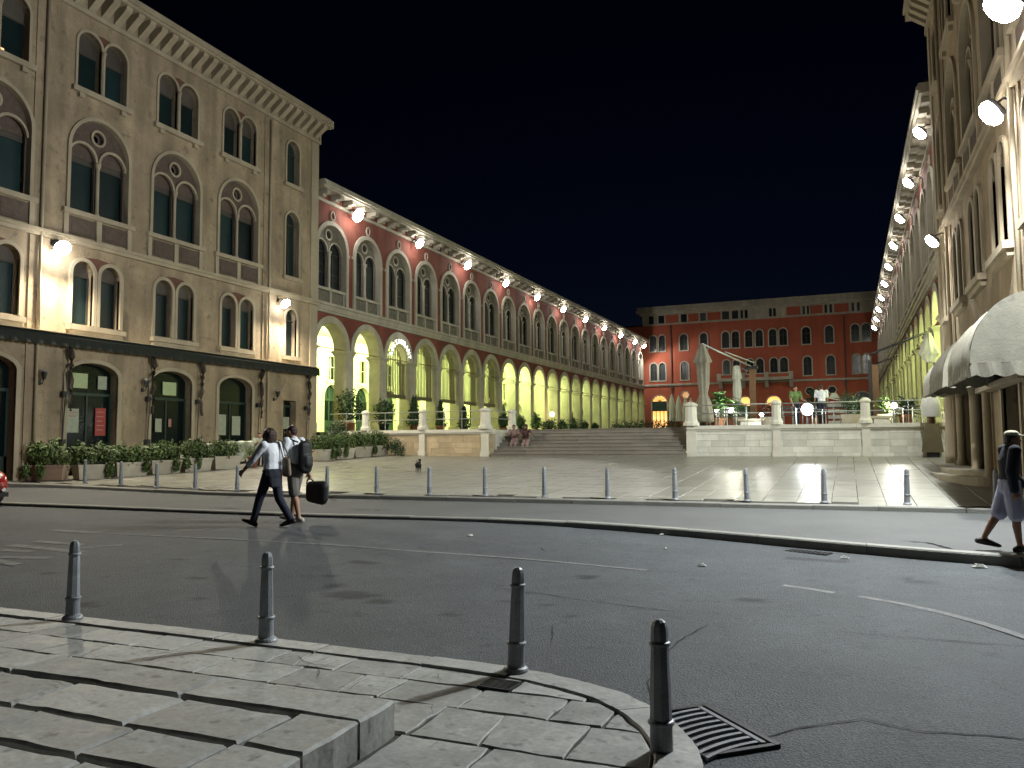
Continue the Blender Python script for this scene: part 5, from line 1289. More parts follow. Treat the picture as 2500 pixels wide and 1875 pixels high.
def palm(loc, label, h, r_, n, m, seed, leafn=11):
    t = empty('palm_shrub', loc, 0, label, 'plant', 'terrace plants'); r = random.Random(seed); mb = MB()
    for k in range(n):
        a = r.uniform(0,2*pi); el = r.uniform(.15,1.25); L = r_*r.uniform(.7,1.15); base = Vector((0,0,h*r.uniform(.25,.75)))
        d = Vector((cos(a)*cos(el), sin(a)*cos(el), sin(el))); pts = []
        for q in range(6): s_ = q/5; pts.append(base+d*L*s_+Vector((0,0,-.45*L*s_*s_)))
        side = d.cross(Vector((0,0,1))).normalized()
        for q in range(5):
            for e in (-1,1):
                for z in (0,.5):
                    p = pts[q].lerp(pts[q+1], z); tip = p+(side*e*.9+d*.7).normalized()*L*.28*(1-q/7)+Vector((0,0,-.05))
                    mb.add([p, p+d*.05, tip], [(0,1,2)])
    mb.build('fronds', m, t); mb = MB(); mb.tube([(0,0,0),(0,0,h*.7)], .06, 6); mb.build('stem', M_STEM, t)
    mb = MB(); mb.lathe([(.2,0),(.27,.38),(.27,.42),(.23,.42)], 12); mb.build('pot', M_TERRA, t)
palm((-5.25,36.6,ZF), 'bushy green palm lit from below beside the tied umbrella', 1.75, .95, 120, M_PALM, 1)
palm((-4.75,37.3,ZF), 'second smaller palm between the two cream umbrellas', 1.2, .75, 80, M_PALM, 2)
palm((-1.35,38.6,ZF), 'tall dark palm behind the man in the white shirt', 1.9, .7, 80, M_LEAF2, 3)
palm((2.2,36.4,ZF), 'dark palm beside the bright right terrace light', 1.2, .7, 70, M_LEAF2, 6)
def tshrub(x, y, h, label, seed, m=M_LEAF2, red=False):
    t = empty('terrace_shrub', (x,y,ZF), 0, label, 'shrub', 'terrace plants'); r = random.Random(seed); mb = MB()
    leaf_blob(mb,(0,0,h*.72),(.36,.3,h*.3),520,.05,r); leaf_blob(mb,(.12,-.05,h*.5),(.25,.25,h*.3),260,.05,r); mb.build('foliage', m, t)
    b = MB(); b.frustum(0,0,.2,.2,0,.26,.26,.42); b.build('pot', M_TROUGH, t); b = MB(); b.tube([(0,0,.38),(0,0,h*.7)], .025, 6); b.build('stem', M_STEM, t)
M_RUST = mat('rust_flower', (0.10,0.035,0.02), .7, .4, 8, 0, 10)
tshrub(-4.25,35.9,1.05,'dark shrub below the hanging cream umbrella',1); tshrub(-3.2,36.2,1.05,'reddish shrub right of the wooden mast',2,M_RUST)
tshrub(.02,34.6,1.3,'dark shrub left of the right terrace post',3); tshrub(.38,35.1,1.2,'smaller dark shrub close to the right terrace post',4); tshrub(1.35,35.4,1.15,'leafy shrub just right of the right terrace post',5,M_LEAF)

def table(x, y, label):
    t = empty('cafe_table', (x,y,ZF), random.uniform(0,.4), label, 'table', 'terrace tables')
    b = MB(); b.box(-.36,.36,-.36,.36,.70,.735); b.build('table_top', M_METAL, t)
    b = MB(); b.tube([(0,0,.03),(0,0,.70)], .03, 8); b.build('stem', M_RAIL, t)
    b = MB(); b.lathe([(.25,0),(.24,.02),(.04,.04)], 14); b.build('foot', M_METAL, t)
def chair(x, y, rz, label):
    t = empty('cafe_chair', (x,y,ZF), rz, label, 'chair', 'terrace chairs')
    b = MB(); b.box(-.22,.22,-.22,.22,.43,.46); b.build('seat', M_METAL, t)
    for k in range(3): b = MB(); z = .60+.1*k; b.box(-.22,.22,.19,.21,z,z+.06); b.build('back_slat', M_METAL, t)
    for sx in (-1,1):
        for sy in (-1,1): b = MB(); b.tube([(sx*.2,sy*.2,0),(sx*.2,sy*.2,.86 if sy > 0 else .64)], .014, 6); b.build('leg', M_RAIL, t)
        b = MB(); b.box(sx*.2-.02,sx*.2+.02,-.2,.2,.64,.665); b.build('armrest', M_METAL, t)
TB = [(-4.75,35.2,'table beside the skirt of the tied umbrella'),(-1.95,35.0,'table just right of the middle terrace post'),(-.5,35.0,'table in front of the man in the white shirt'),(2.4,35.6,'table at the right end of the terrace')]
for x, y, lb in TB: table(x, y, 'dark square cafe '+lb)
CH = [(-5.35,35.3,1.4,'dark cafe chair behind the skirt of the tied umbrella'),(-4.15,35.15,-1.5,'dark cafe chair left of the stone bench'),(-4.75,35.85,.1,'dark cafe chair on the far side of the table by the tied umbrella'),
      (-2.3,35.65,.2,'dark cafe chair behind the middle terrace post'),(-1.45,35.55,-.4,'dark cafe chair beside the brightest terrace light'),(-1.05,34.8,1.3,'dark cafe chair between the two central tables'),
      (.0,35.6,-.9,'dark cafe chair behind the dark shrubs'),(1.85,35.5,1.5,'dark cafe chair left of the rightmost table'),(2.95,35.5,-1.5,'dark cafe chair right of the rightmost table'),(2.4,36.2,0,'dark cafe chair behind the rightmost table')]
for x, y, rz, lb in CH: chair(x, y, rz, lb)
def bench(x0, x1, y, label):
    t = empty('stone_bench', ((x0+x1)/2,y,ZF), 0, label, 'bench', 'terrace benches'); h = (x1-x0)/2
    b = MB(); b.box(-h,h,-.22,.22,.24,.33); b.build('seat', M_TROUGH, t); b = MB(); b.box(-h+.1,h-.1,-.16,.16,0,.24); b.build('base', M_BLOCK, t)
bench(-4.3,-3.25,35.4,'grey stone bench under the wooden mast'); bench(.85,1.62,34.6,'grey stone bench right of the right terrace post')
# white covered serving counter with sagging cloth
t = empty('covered_counter', (.15,39.0,ZF), 0, 'white layered counter with a sagging cloth behind the terrace shrubs', 'counter')
for k in range(4): b = MB(); b.box(-.95,1.0,-.25+.05*k,.3,.1+.26*k,.26+.26*k); b.build('shelf', M_CANVASW, t)
b = MB(); vs = []
for i in range(17):
    u = -1+2*i/16; z = 1.17+.16*u*u+.05*max(0,-u)
    vs += [(u*1.05,-.35,z-.06),(u*1.05,-.1,z),(u*1.05,.4,z+.02)]
b.add(vs, [(3*i+j,3*i+3+j,3*i+4+j,3*i+1+j) for i in range(16) for j in range(2)]); b.build('cloth', M_CANVASW, t, True)
b = MB(); b.box(-.9,-.45,-.1,.2,1.28,1.36); b.box(-.84,-.5,-.08,.18,1.362,1.44); b.box(-.78,-.56,-.06,.16,1.442,1.52); b.build('stacked_trays', M_CANVASW, t)
# terrace lights
def spotlight(x, y, z, r_, e, label, col=(1,1,.95), strength=60, boost=None):
    t = empty('terrace_spotlight', (x,y,ZF), 0, label, 'spotlight', 'terrace lights'); h = z-ZF
    b = MB(); b.tube([(0,.05,0),(0,.05,h)], .02, 6); b.lathe([(.12,0),(.11,.02)], 10, 0, .05); b.build('stand', M_METAL, t)
    b = MB(); vs = []
    n = 14
    for (rr, yy) in ((r_,0),(r_*1.15,-.02),(r_*1.1,.06),(r_*.5,.16)): vs += [(rr*cos(2*pi*i/n), yy, h+rr*sin(2*pi*i/n)) for i in range(n)]
    b.add(vs, [(j*n+i,(j+1)*n+i,(j+1)*n+(i+1)%n,j*n+(i+1)%n) for j in range(3) for i in range(n)]); b.build('housing', M_METAL, t)
    b = MB(); vs = []
    for (rr, yy) in ((r_,-.005),(r_*.6,-.05),(.002,-.065)): vs += [(rr*cos(2*pi*i/n), yy, h+rr*sin(2*pi*i/n)) for i in range(n)]
    b.add(vs, [(j*n+i,j*n+(i+1)%n,(j+1)*n+(i+1)%n,(j+1)*n+i) for j in range(2) for i in range(n)]); b.build('lens', emitter('terrace_lens',col,strength), t)
    light('POINT','spotlight_beam',(0,-.2,h),e,col,t,.1)
spotlight(-1.5,34.9,2.86,.22,140,'dazzling white spotlight between the terrace tables, facing the street',(.95,1,1),30)
spotlight(1.72,35.2,2.95,.11,130,'bright spotlight among leaves right of the right terrace post',(1,1,.85),40)
spotlight(-4.68,36.2,2.92,.11,120,'bright spotlight at the foot of the terrace palms',(1,1,.8),40)
spotlight(-5.25,35.6,2.9,.055,15,'small lamp beside the tied umbrella skirt',(1,1,.9),60)
spotlight(-3.3,34.9,2.68,.07,25,'small low lamp right of the wooden mast',(1,1,.9),60)
# guessed tapered stand with a hood by the right wall end
t = empty('covered_stand', (2.78,32.45,plaza_z(2.78,32.4)), 0, 'brown canvas covered stand with a white hood at the right end of the terrace wall', 'covered stand')
b = MB(); b.frustum(0,0,.34,.2,.18,.22,.14,1.2); b.build('canvas_skirt', mat('olive_canvas',(.13,.11,.06),.9,.2,3,.2,40), t); b = MB(); b.box(-.2,.2,-.15,.15,0,.18); b.build('base', M_METAL, t)  # tapered olive-brown block below the hood
b = MB(); b.lathe([(.30,1.45),(.33,1.8),(.28,2.1),(.15,2.28),(.02,2.32)], 12, 0, .05, close=False); b.build('white_hood', M_CANVASW, t, True); b = MB(); b.tube([(0,.05,1.15),(0,.05,2.1)], .12, 8, r2=.18); b.build('wrapped_column', M_WOOD, t)

# ================================================================== PEOPLE, DOG, CAR
M_SKIN = mat('skin', (0.36,0.20,0.135), .6, .1, 6, .05, 60)
M_SKIND = mat('tanned_skin', (0.24,0.125,0.08), .6, .1, 6, .05, 60)
M_HAIR = mat('dark_brown_hair', (0.03,0.014,0.009), .5, .5, 40, 1.0, 45)
M_WHITE = mat('white_cotton', (0.62,0.64,0.68), .9, .07, 5, .6, 13)
M_JEANS = mat('dark_denim', (0.018,0.022,0.038), .9, .25, 5, .6, 13)
M_JEANB = mat('blue_denim', (0.045,0.07,0.13), .9, .25, 5, .15, 90)
M_NAVY = mat('navy_cloth', (0.014,0.016,0.026), .9, .2, 5, .6, 13)
M_GREYC = mat('grey_cloth', (0.13,0.12,0.105), .9, .2, 5, .6, 13)
M_SHOE = mat('dark_shoe', (0.02,0.016,0.014), .6, .2, 8, .1, 60)
M_SHOEL = mat('pale_shoe', (0.42,0.38,0.33), .7, .1, 8, .1, 60)
M_BLACK = mat('black_nylon', (0.008,0.008,0.009), .6, .2, 6, .15, 60)
M_LILAC = mat('pale_lilac_cotton', (0.33,0.34,0.45), .9, .1, 5, .6, 13)
M_PINK = mat('dusty_pink_cloth', (0.28,0.19,0.18), .9, .12, 5, .1, 60)
M_MAROON = mat('maroon_cloth', (0.10,0.05,0.05), .9, .12, 5, .1, 60)
M_YELG = mat('green_yellow_shirt', (0.10,0.16,0.06), .9, .5, 9, .1, 60)
M_CAP = mat('beige_cap', (0.40,0.37,0.28), .9, .1, 5, .1, 60)

_ico = {}
def ico(sub=2):
    if sub not in _ico:
        bm = bmesh.new(); bmesh.ops.create_icosphere(bm, subdivisions=sub, radius=1); _ico[sub] = [v.co.copy() for v in bm.verts]; bm.free()
    return _ico[sub]
def hull(items):
    """convex hull of a set of spheres / ellipsoids [(centre, radius or (rx,ry,rz))] -> verts, faces"""
    bm = bmesh.new()
    for c, r in items:
        r = (r, r, r) if not isinstance(r, (tuple, list)) else r
        for p in ico(2): bm.verts.new((c[0]+p.x*r[0], c[1]+p.y*r[1], c[2]+p.z*r[2]))
    bmesh.ops.convex_hull(bm, input=bm.verts)
    loose = [v for v in bm.verts if not v.link_faces]
    bmesh.ops.delete(bm, geom=loose, context='VERTS')
    bm.verts.index_update(); vs = [tuple(v.co) for v in bm.verts]; fs = [tuple(v.index for v in f.verts) for f in bm.faces]; bm.free()
    return vs, fs
def flesh(name, hulls, m, parent, voxel=.012, sm=4):
    """one continuous surface grown over overlapping hulls"""
    mb = MB()
    for h in hulls: mb.add(*hull(h))
    o = mb.build(name, m, None)
    md = o.modifiers.new('r', 'REMESH'); md.mode = 'VOXEL'; md.voxel_size = voxel; md.use_smooth_shade = True
    ms = o.modifiers.new('s', 'SMOOTH'); ms.iterations = sm; ms.factor = .5
    dg = bpy.context.evaluated_depsgraph_get(); me = bpy.data.meshes.new_from_object(o.evaluated_get(dg))
    bpy.data.objects.remove(o); me.name = name
    me.materials.clear(); me.materials.append(m)
    return link(name, me, parent)

def V(*a): return Vector(a)
def rotp(v_, ang):      # rotate in the x-z (walking) plane, positive = forwards
    return Vector((v_.x*cos(ang)-v_.z*sin(ang), v_.y, v_.x*sin(ang)+v_.z*cos(ang)))
def figure(name, label, loc, yaw, h, hipL, kneeL, hipR, kneeR, shL, elL, shR, elR, lean=0.0, head=(0,0), outL=.12, outR=.12, fem=False, group=None,
           voxel=.012, top=None, bottom=None, shoes=None, hair='short', skin=M_SKIN, sleeve='short', cap=None, sit=None, clear=0.012):
    """x forwards, y left, z up. Angles: hip/shoulder swing forwards, knee bends back, elbow bends forwards."""
    t = empty(name, loc, yaw, label, 'person', group)
    k = h
    hip = V(0,0,.525*k)
    def leg(side, a, bnd):
        H = hip+V(0, side*.052*k, -.01*k); K = H+rotp(V(0,0,-.245*k), a); A = K+rotp(V(0,0,-.24*k), a-bnd)
        fo = rotp(V(.125*k,0,-.02*k), (a-bnd)*.55 if (a-bnd) < 0 else (a-bnd)*.7); he = rotp(V(-.035*k,0,-.03*k), (a-bnd)*.55)
        return H, K, A, A+fo, A+he
    LL, RL = leg(1, hipL, kneeL), leg(-1, hipR, kneeR)
    low = min(p.z for L in (LL, RL) for p in (L[3], L[4]))-.018*k if sit is None else hip.z-sit
    dz = V(0,0,-low)
    hip = hip+dz; LL = [p+dz for p in LL]; RL = [p+dz for p in RL]
    sp = lambda z, x=0: hip+rotp(V(x,0,z*k), -lean)
    sw = .098 if fem else .115
    chest = sp(.20); neck = sp(.30); hc = sp(.375)+V(head[0]*.03*k+.012*k,0,0)
    def arm(side, a, bnd, out):
        Sp = sp(.285)+V(0,side*sw*k,-.0); d = rotp(V(0,side*out,-1).normalized()*.175*k, a); E = Sp+d
        f = rotp(V(0,side*out*.3,-1).normalized()*.15*k, a+bnd); Wr = E+f
        return Sp, E, Wr, f.normalized()
    LA, RA = arm(1, shL, elL, outL), arm(-1, shR, elR, outR)
    B = []
    # head with jaw, nose and ears; neck
    hd = rotp(V(1,0,0), 0); ty = head[1]
    fx = V(cos(ty), sin(ty), 0); fy = V(-sin(ty), cos(ty), 0)
    B += [[(hc+V(0,0,.018*k),(.052*k,.044*k,.05*k)),(hc-V(0,0,.012*k)+fx*.012*k,(.045*k,.038*k,.045*k))],
          [(hc-V(0,0,.015*k)+fx*.02*k,.032*k),(hc-V(0,0,.048*k)+fx*.034*k,.016*k)],
          [(hc+fx*.052*k+V(0,0,.008*k),.006*k),(hc+fx*.066*k-V(0,0,.012*k),.008*k)],
          [(hc+fy*.046*k,(.010*k,.006*k,.016*k))],[(hc-fy*.046*k,(.010*k,.006*k,.016*k))],
          [(hc-V(0,0,.03*k),.031*k),(neck,.034*k)]]
    # torso
    w1 = .088 if fem else .10
    B += [[(hip+V(0,0,.0),(.06*k,.088*k,.05*k)),(sp(.10),(.052*k,.07*k if fem else .08*k,.05*k))],[(sp(.10),(.052*k,.07*k if fem else .08*k,.05*k)),(chest,(.064*k,w1*k,.06*k))],
          [(chest,(.064*k,w1*k,.06*k)),(sp(.275),(.045*k,sw*.86*k,.028*k))],[(sp(.275),(.04*k,sw*.5*k,.03*k)),(neck,.036*k)]]
    for A_ in (LA, RA):
        Sp, E, Wr, f = A_; s_ = 1 if Sp.y > 0 else -1
        B += [[(Sp,.034*k),(E,.025*k)],[(E,.025*k),(E.lerp(Wr,.35),.026*k),(Wr,.0165*k)]]
        side = V(0,1,0); pal = f.cross(side).normalized()
        B += [[(Wr,.0155*k),(Wr+f*.052*k,(.02*k,.0125*k,.018*k))]]
        curl = [.012,.016,.017,.014]; ln = [.030,.042,.045,.040]
        for q in range(4):
            o_ = pal*(-.022+.0145*q)*k; p0 = Wr+f*.05*k+o_; p1 = p0+f*ln[q]*.55*k-side*s_*curl[q]*.5*k; p2 = p1+f*ln[q]*.40*k-side*s_*curl[q]*1.2*k
            B += [[(p0,.0058*k),(p1,.0054*k)],[(p1,.0054*k),(p2,.0045*k)]]
        p0 = Wr+f*.018*k+pal*.018*k; p1 = p0+f*.025*k+pal*.018*k-side*s_*.006*k; p2 = p1+f*.022*k+pal*.004*k-side*s_*.01*k
        B += [[(p0,.008*k),(p1,.0065*k)],[(p1,.0065*k),(p2,.005*k)]]
    for L in (LL, RL):
        H, K, A, T, Hh = L
        B += [[(H,.052*k),(K,.032*k)],[(K,.032*k),(K.lerp(A,.32)-V(.008*k,0,0),.033*k),(A,.02*k)],[(A,.02*k),(Hh,.02*k),(T,(.02*k,.022*k,.012*k))]]
    flesh('body', B, skin, t, voxel)
    g = clear
    if top:
        Tt = [[(sp(-.03),(.066*k+g,.092*k+g,.03*k)),(sp(.10),(.056*k+g,.078*k+g,.05*k))],[(sp(.10),(.056*k+g,.078*k+g,.05*k)),(chest,(.067*k+g,w1*k+g,.06*k))],
              [(chest,(.067*k+g,w1*k+g,.06*k)),(sp(.28),(.042*k+g,sw*.86*k,.026*k+g))],[(sp(.28),(.04*k+g,sw*.5*k,.026*k)),(sp(.30),.036*k+g*.6)]]
        for A_ in (LA, RA):
            Sp, E, Wr, f = A_
            if sleeve == 'short': Tt += [[(Sp,.036*k+g),(Sp.lerp(E,.72),.032*k+g*1.2)]]
            elif sleeve == 'three': Tt += [[(Sp,.036*k+g),(E,.028*k+g)],[(E,.028*k+g),(E.lerp(Wr,.45),.027*k+g)]]
            elif sleeve == 'long': Tt += [[(Sp,.036*k+g),(E,.028*k+g)],[(E,.028*k+g),(Wr,.022*k+g)]]
        flesh('shirt', Tt, top, t, voxel)
    if bottom:
        kind, bm_ = bottom
        Bt = [[(hip+V(0,0,.03*k),(.066*k+g,.094*k+g,.04*k)),(hip-V(0,0,.035*k),(.070*k+g,.096*k+g,.045*k))]]
        for L in (LL, RL):
            H, K, A, T, Hh = L
            if kind == 'trousers': Bt += [[(H,.054*k+g),(K,.037*k+g)],[(K,.037*k+g),(A+V(0,0,.004*k),.029*k+g)]]
            elif kind == 'shorts': Bt += [[(H,.055*k+g),(H.lerp(K,.95),.046*k+g*1.4)]]
            elif kind == 'skirt': Bt += [[(hip-V(0,0,.0),(.066*k+g,.094*k+g,.05*k)),(H.lerp(K,.55),.056*k+g)]]
        flesh('bottoms', Bt, bm_, t, voxel)
    if shoes:
        for L in (LL, RL):
            H, K, A, T, Hh = L
            flesh('shoe', [[(A-V(0,0,.006*k),.024*k),(Hh,.025*k)],[(Hh,.025*k),(T,(.026*k,.026*k,.016*k)),(A+V(.01*k,0,-.01*k),.022*k)]], shoes, t, voxel)
    hh = []
    if hair == 'short': hh = [[(hc+V(0,0,.024*k)-fx*.006*k,(.056*k,.048*k,.05*k))],[(hc-fx*.03*k,(.03*k,.04*k,.042*k))]]
    if hair == 'bob': hh = [[(hc+V(0,0,.024*k)-fx*.008*k,(.068*k,.064*k,.060*k))],[(hc+V(0,0,.01*k)-fx*.030*k,(.052*k,.064*k,.056*k)),(hc-V(0,0,.055*k)-fx*.026*k,(.046*k,.062*k,.034*k))]]
    if hair == 'bob':
        hr = random.Random(8)
        for q in range(26):
            a_ = hr.uniform(.7,5.6)+ty; hh.append([(hc+V(cos(a_)*.05*k,sin(a_)*.056*k,hr.uniform(-.085,.045)*k),(.014*k,.014*k,.022*k))])
    if hh: flesh('hair', hh, M_HAIR, t, voxel*.8)
    if cap:
        flesh('cap', [[(hc+V(0,0,.045*k),(.060*k,.052*k,.032*k))],[(hc+V(0,0,.035*k)+fx*.03*k,(.05*k,.048*k,.006*k)),(hc+V(0,0,.03*k)+fx*.085*k,(.03*k,.04*k,.005*k))]], cap, t, voxel*.8)
    return t, dict(hip=hip, LA=LA, RA=RA, sp=sp, hc=hc, LL=LL, RL=RL, k=k)

# two people crossing the road towards the left (local x forwards = world -X)
yawL = pi-.04
w_, wi = figure('person', 'person with dark bob hair in white top and dark trousers striding across the road', (-9.42,11.52,road_z(-9.42,11.52)), yawL, 1.79,
       hipL=.42, kneeL=.10, hipR=-.22, kneeR=.42, shL=.60, elL=.20, shR=-.25, elR=.35, lean=.06, head=(.3,.1), outL=.22, fem=True, top=M_WHITE, bottom=('trousers', M_JEANS), shoes=M_SHOE, hair='bob', sleeve='three', group='walkers on the road')
k = wi['k']; hp = wi['hip']
flesh('tied_jumper', [[(hp+V(0,0,.035*k),(.078*k,.105*k,.028*k)),(hp+V(-.01*k,0,-.02*k),(.082*k,.112*k,.03*k))],[(hp+V(-.035*k,0,-.03*k),(.05*k,.095*k,.03*k)),(hp+V(-.05*k,0,-.12*k),(.04*k,.085*k,.02*k))]], M_NAVY, w_, .014)
m_, mi_ = figure('person', 'person in white T-shirt and grey shorts walking behind the bob haired walker', (-9.55,12.35,road_z(-9.55,12.35)), yawL+.02, 1.84,
       hipL=-.12, kneeL=.15, hipR=.22, kneeR=.10, shL=.15, elL=.5, shR=-.30, elR=.12, lean=.08, head=(.5,.2), top=M_WHITE, bottom=('shorts', M_GREYC), shoes=M_SHOEL, hair='short', sleeve='short', group='walkers on the road')
# backpack and carried case (world placed)
sp = mi_['sp']; k = mi_['k']
def wpt(obj, p): return Matrix.Translation(obj.location) @ Matrix.Rotation(obj.rotation_euler.z, 4, 'Z') @ p
bp = empty('backpack', m_.location, m_.rotation_euler.z, 'tall dark backpack on the back of the walker in grey shorts', 'backpack')
flesh('bag_body', [[(sp(.0)+V(-.125*k,0,0),(.05*k,.085*k,.05*k)),(sp(.24)+V(-.135*k,0,0),(.055*k,.09*k,.05*k))],[(sp(.05)+V(-.17*k,0,0),(.03*k,.06*k,.05*k)),(sp(.12)+V(-.17*k,0,0),(.03*k,.06*k,.03*k))]], M_BLACK, bp, .016)
for s_ in (-1,1):
    b = MB(); b.tube([sp(.27)+V(-.09*k,s_*.05*k,0), sp(.305)+V(0,s_*.065*k,0), sp(.24)+V(.085*k,s_*.07*k,0), sp(.10)+V(.05*k,s_*.09*k,0), sp(.02)+V(-.09*k,s_*.08*k,0)], .016, 6); b.build('strap', M_BLACK, bp, True)
hand = wpt(m_, mi_['RA'][2]+mi_['RA'][3]*.085*k)
cs = empty('carried_case', (hand.x+.14, hand.y+.04, hand.z-.22), .06, 'rounded black carrying case trailing from the hand of the walker in grey shorts', 'case')
flesh('case_body', [[(V(-.15,0,-.12),(.09,.09,.09)),(V(.10,0,-.14),(.13,.09,.12)),(V(.12,0,.07),(.12,.09,.13)),(V(-.15,0,.10),(.09,.09,.09))]], M_BLACK, cs, .016)
b = MB(); b.tube([(-.24,0,.13),(-.22,0,.21),(-.14,-.01,.235),(-.06,0,.17)], .013, 6); b.build('handle', M_BLACK, cs, True)
bag = empty('shoulder_bag', w_.location, w_.rotation_euler.z, 'floral tan bag between the two walkers', 'bag')
flesh('bag_body', [[(V(-.20,-.16,.92),(.10,.05,.05)),(V(-.19,-.15,1.18),(.09,.045,.05))]], mat('floral_bag',(.22,.18,.13),.9,.6,22,.1,60), bag, .016)
b = MB(); b.tube([(-.26,-.15,1.2),(-.1,-.16,1.5),(-.02,-.14,1.53),(-.13,-.15,1.2)], .012, 6); b.build('strap', M_GREYC, bag, True)

# person at the right edge
p_, pi_ = figure('person', 'person in beige cap, dark jacket and pale shorts walking at the right edge', (1.99,12.70,strip_z(1.99,12.70)), .18, 1.64,
       hipL=-.30, kneeL=.25, hipR=.10, kneeR=.04, shL=.25, elL=.4, shR=-.25, elR=.35, lean=.05, head=(.2,0), top=M_NAVY, bottom=('shorts', M_LILAC), shoes=M_SHOE, hair='short', skin=M_SKIND, sleeve='long', cap=M_CAP, clear=.022)

# pair sitting on the stairs, one onlooker sitting by the planters
zs_ = lambda i: zb0+(ZF-zb0)*(i+1)/NST
def sitter(label, x, y, zseat, yaw, top, bottom, kn=1.35, lean=-.25, hair='bob', h=1.68, arms=(.9,.7), skin=M_SKIN, sh=M_SHOEL):
    figure('person', label, (x,y,zseat), yaw, h, hipL=1.25, kneeL=kn, hipR=1.18, kneeR=kn-.08, shL=arms[0], elL=arms[1], shR=arms[0]-.1, elR=arms[1]+.3, lean=-lean, head=(.3,0), top=top, bottom=('trousers',bottom), shoes=sh, hair=hair, sit=.06*h, voxel=.02, skin=skin, group='people sitting')
y3 = 33.0-.25+.315*3+.2
sitter('person in a pinkish top sitting on the stairs, left of the seated pair', -14.02, y3, zs_(3), -pi/2+.15, M_PINK, M_PINK, hair='short')
sitter('person with dark bob hair in maroon sitting on the stairs, right of the pair', -13.48, y3, zs_(3), -pi/2+.25, M_MAROON, M_SKIN if False else M_PINK, hair='bob')
t = empty('cafe_stool', (-21.35,25.25,plaza_z(-21.35,25.25)), 0, 'low stool under the onlooker by the terracotta pot', 'stool')
b = MB(); b.box(-.18,.18,-.18,.18,.40,.44); b.build('seat', M_WOOD, t)
for sx in (-1,1):
    for sy in (-1,1): b = MB(); b.tube([(sx*.15,sy*.15,0),(sx*.14,sy*.14,.4)], .015, 6); b.build('leg', M_METAL, t)
sitter('onlooker in a striped pale shirt sitting beside the terracotta pot', -21.35, 25.25, plaza_z(-21.35,25.25)+.44, -.5, M_CLOTHG, M_NAVY, hair='short', sh=M_SHOE)
# people standing on the terrace
figure('person', 'person in a white shirt seen from behind on the cafe terrace', (-.97,35.9,ZF), pi/2+.2, 1.74, .05,.05,-.05,.05, .2,.6,.1,.5, lean=.05, top=M_WHITE, bottom=('trousers',M_NAVY), shoes=M_SHOE, hair='short', voxel=.02, group='people on the terrace')
figure('person', 'person in a green and yellow top on the cafe terrace', (-2.02,36.2,ZF), -pi/2+.6, 1.74, .05,.05,-.05,.05, .3,.9,.1,.5, top=M_YELG, bottom=('trousers',M_JEANS), shoes=M_SHOE, hair='short', voxel=.02, group='people on the terrace')

# dog, facing away to the right
dg_ = empty('dog', (-13.82,24.62,plaza_z(-13.82,24.62)), pi/2+.35, 'small black dog standing alone on the plaza', 'dog')
D = [[(V(.20,0,.34),(.085,.075,.10)),(V(-.02,0,.335),(.085,.068,.08))],[(V(-.02,0,.335),(.085,.068,.08)),(V(-.22,0,.35),(.075,.07,.08))],
     [(V(.23,0,.39),.062),(V(.33,0,.47),.045)],[(V(.355,0,.49),(.062,.05,.05)),(V(.40,0,.475),(.04,.035,.035))],[(V(.40,0,.475),.032),(V(.475,0,.455),.02)],
     [(V(.335,.045,.53),(.02,.01,.03)),(V(.32,.055,.48),(.02,.01,.03))],[(V(.335,-.045,.53),(.02,.01,.03)),(V(.32,-.055,.48),(.02,.01,.03))],
     [(V(-.28,0,.39),.022),(V(-.36,0,.45),.016)],[(V(-.36,0,.45),.016),(V(-.40,0,.53),.010)]]
for s_ in (-1,1):
    D += [[(V(.20,s_*.055,.30),.045),(V(.19,s_*.06,.17),.026)],[(V(.19,s_*.06,.17),.026),(V(.195,s_*.06,.03),.018)],[(V(.195,s_*.06,.025),.02),(V(.225,s_*.06,.018),.016)]]
    D += [[(V(-.21,s_*.055,.32),.062),(V(-.16,s_*.06,.20),.034)],[(V(-.16,s_*.06,.20),.034),(V(-.255,s_*.06,.13),.02)],[(V(-.255,s_*.06,.13),.02),(V(-.235,s_*.06,.03),.016)],[(V(-.235,s_*.06,.025),.019),(V(-.205,s_*.06,.018),.016)]]
dg_.scale = (.85,.85,.85)
flesh('body', D, mat('black_dog_fur',(.012,.011,.01),.7,.3,30,.4,80), dg_, .012)

# red car at the left edge
M_CARR = mat('red_car_paint', (0.30,0.012,0.012), .22, .05, 3, 0, 30, spec=.6)
M_TYRE = mat('tyre_rubber', (0.012,0.012,0.012), .85, .2, 8, .2, 60)
M_RIM = mat('wheel_alloy', (0.4,0.4,0.4), .35, .1, 8, 0, 60, metal=.8)
M_LENS = mat('headlamp_glass', (0.6,0.62,0.62), .12, .05, 8, 0, 30, spec=.6)
car = empty('parked_car', (-21.35,13.1,road_z(-19.5,12.8)), 0, 'front of a red car at the left edge of the road', 'car')   # local +x = front
secs = [(-1.95,.62,.45,.95,.60),(-1.85,.78,.30,1.35,.62),(-1.2,.84,.22,1.46,.66),(-.2,.85,.20,1.47,.66),(.45,.85,.20,1.30,.66),(.95,.84,.20,.98,.70),(1.5,.81,.22,.90,.68),(1.85,.74,.26,.80,.62),(2.02,.60,.34,.66,.52),(2.06,.50,.38,.58,.44)]
b = MB(); n = 14; vs = []
for (x, hw_, z0, z1, roofw) in secs:
    belt = min(.88, z1-.04)
    half = [(hw_*.86,z0),(hw_,z0+.14),(hw_*1.01,z0+.3 if z0+.3 < belt else (z0+belt)/2),(hw_*.97,belt),(hw_*roofw/.72 if z1 < 1.1 else roofw,(belt+z1)/2+.0),((roofw if z1 > 1.1 else hw_*.72)*.93,z1-.03),((roofw if z1 > 1.1 else hw_*.72)*.5,z1)]
    ring = [(x,y,z) for y,z in half]+[(x,-y,z) for y,z in reversed(half)]; vs += ring
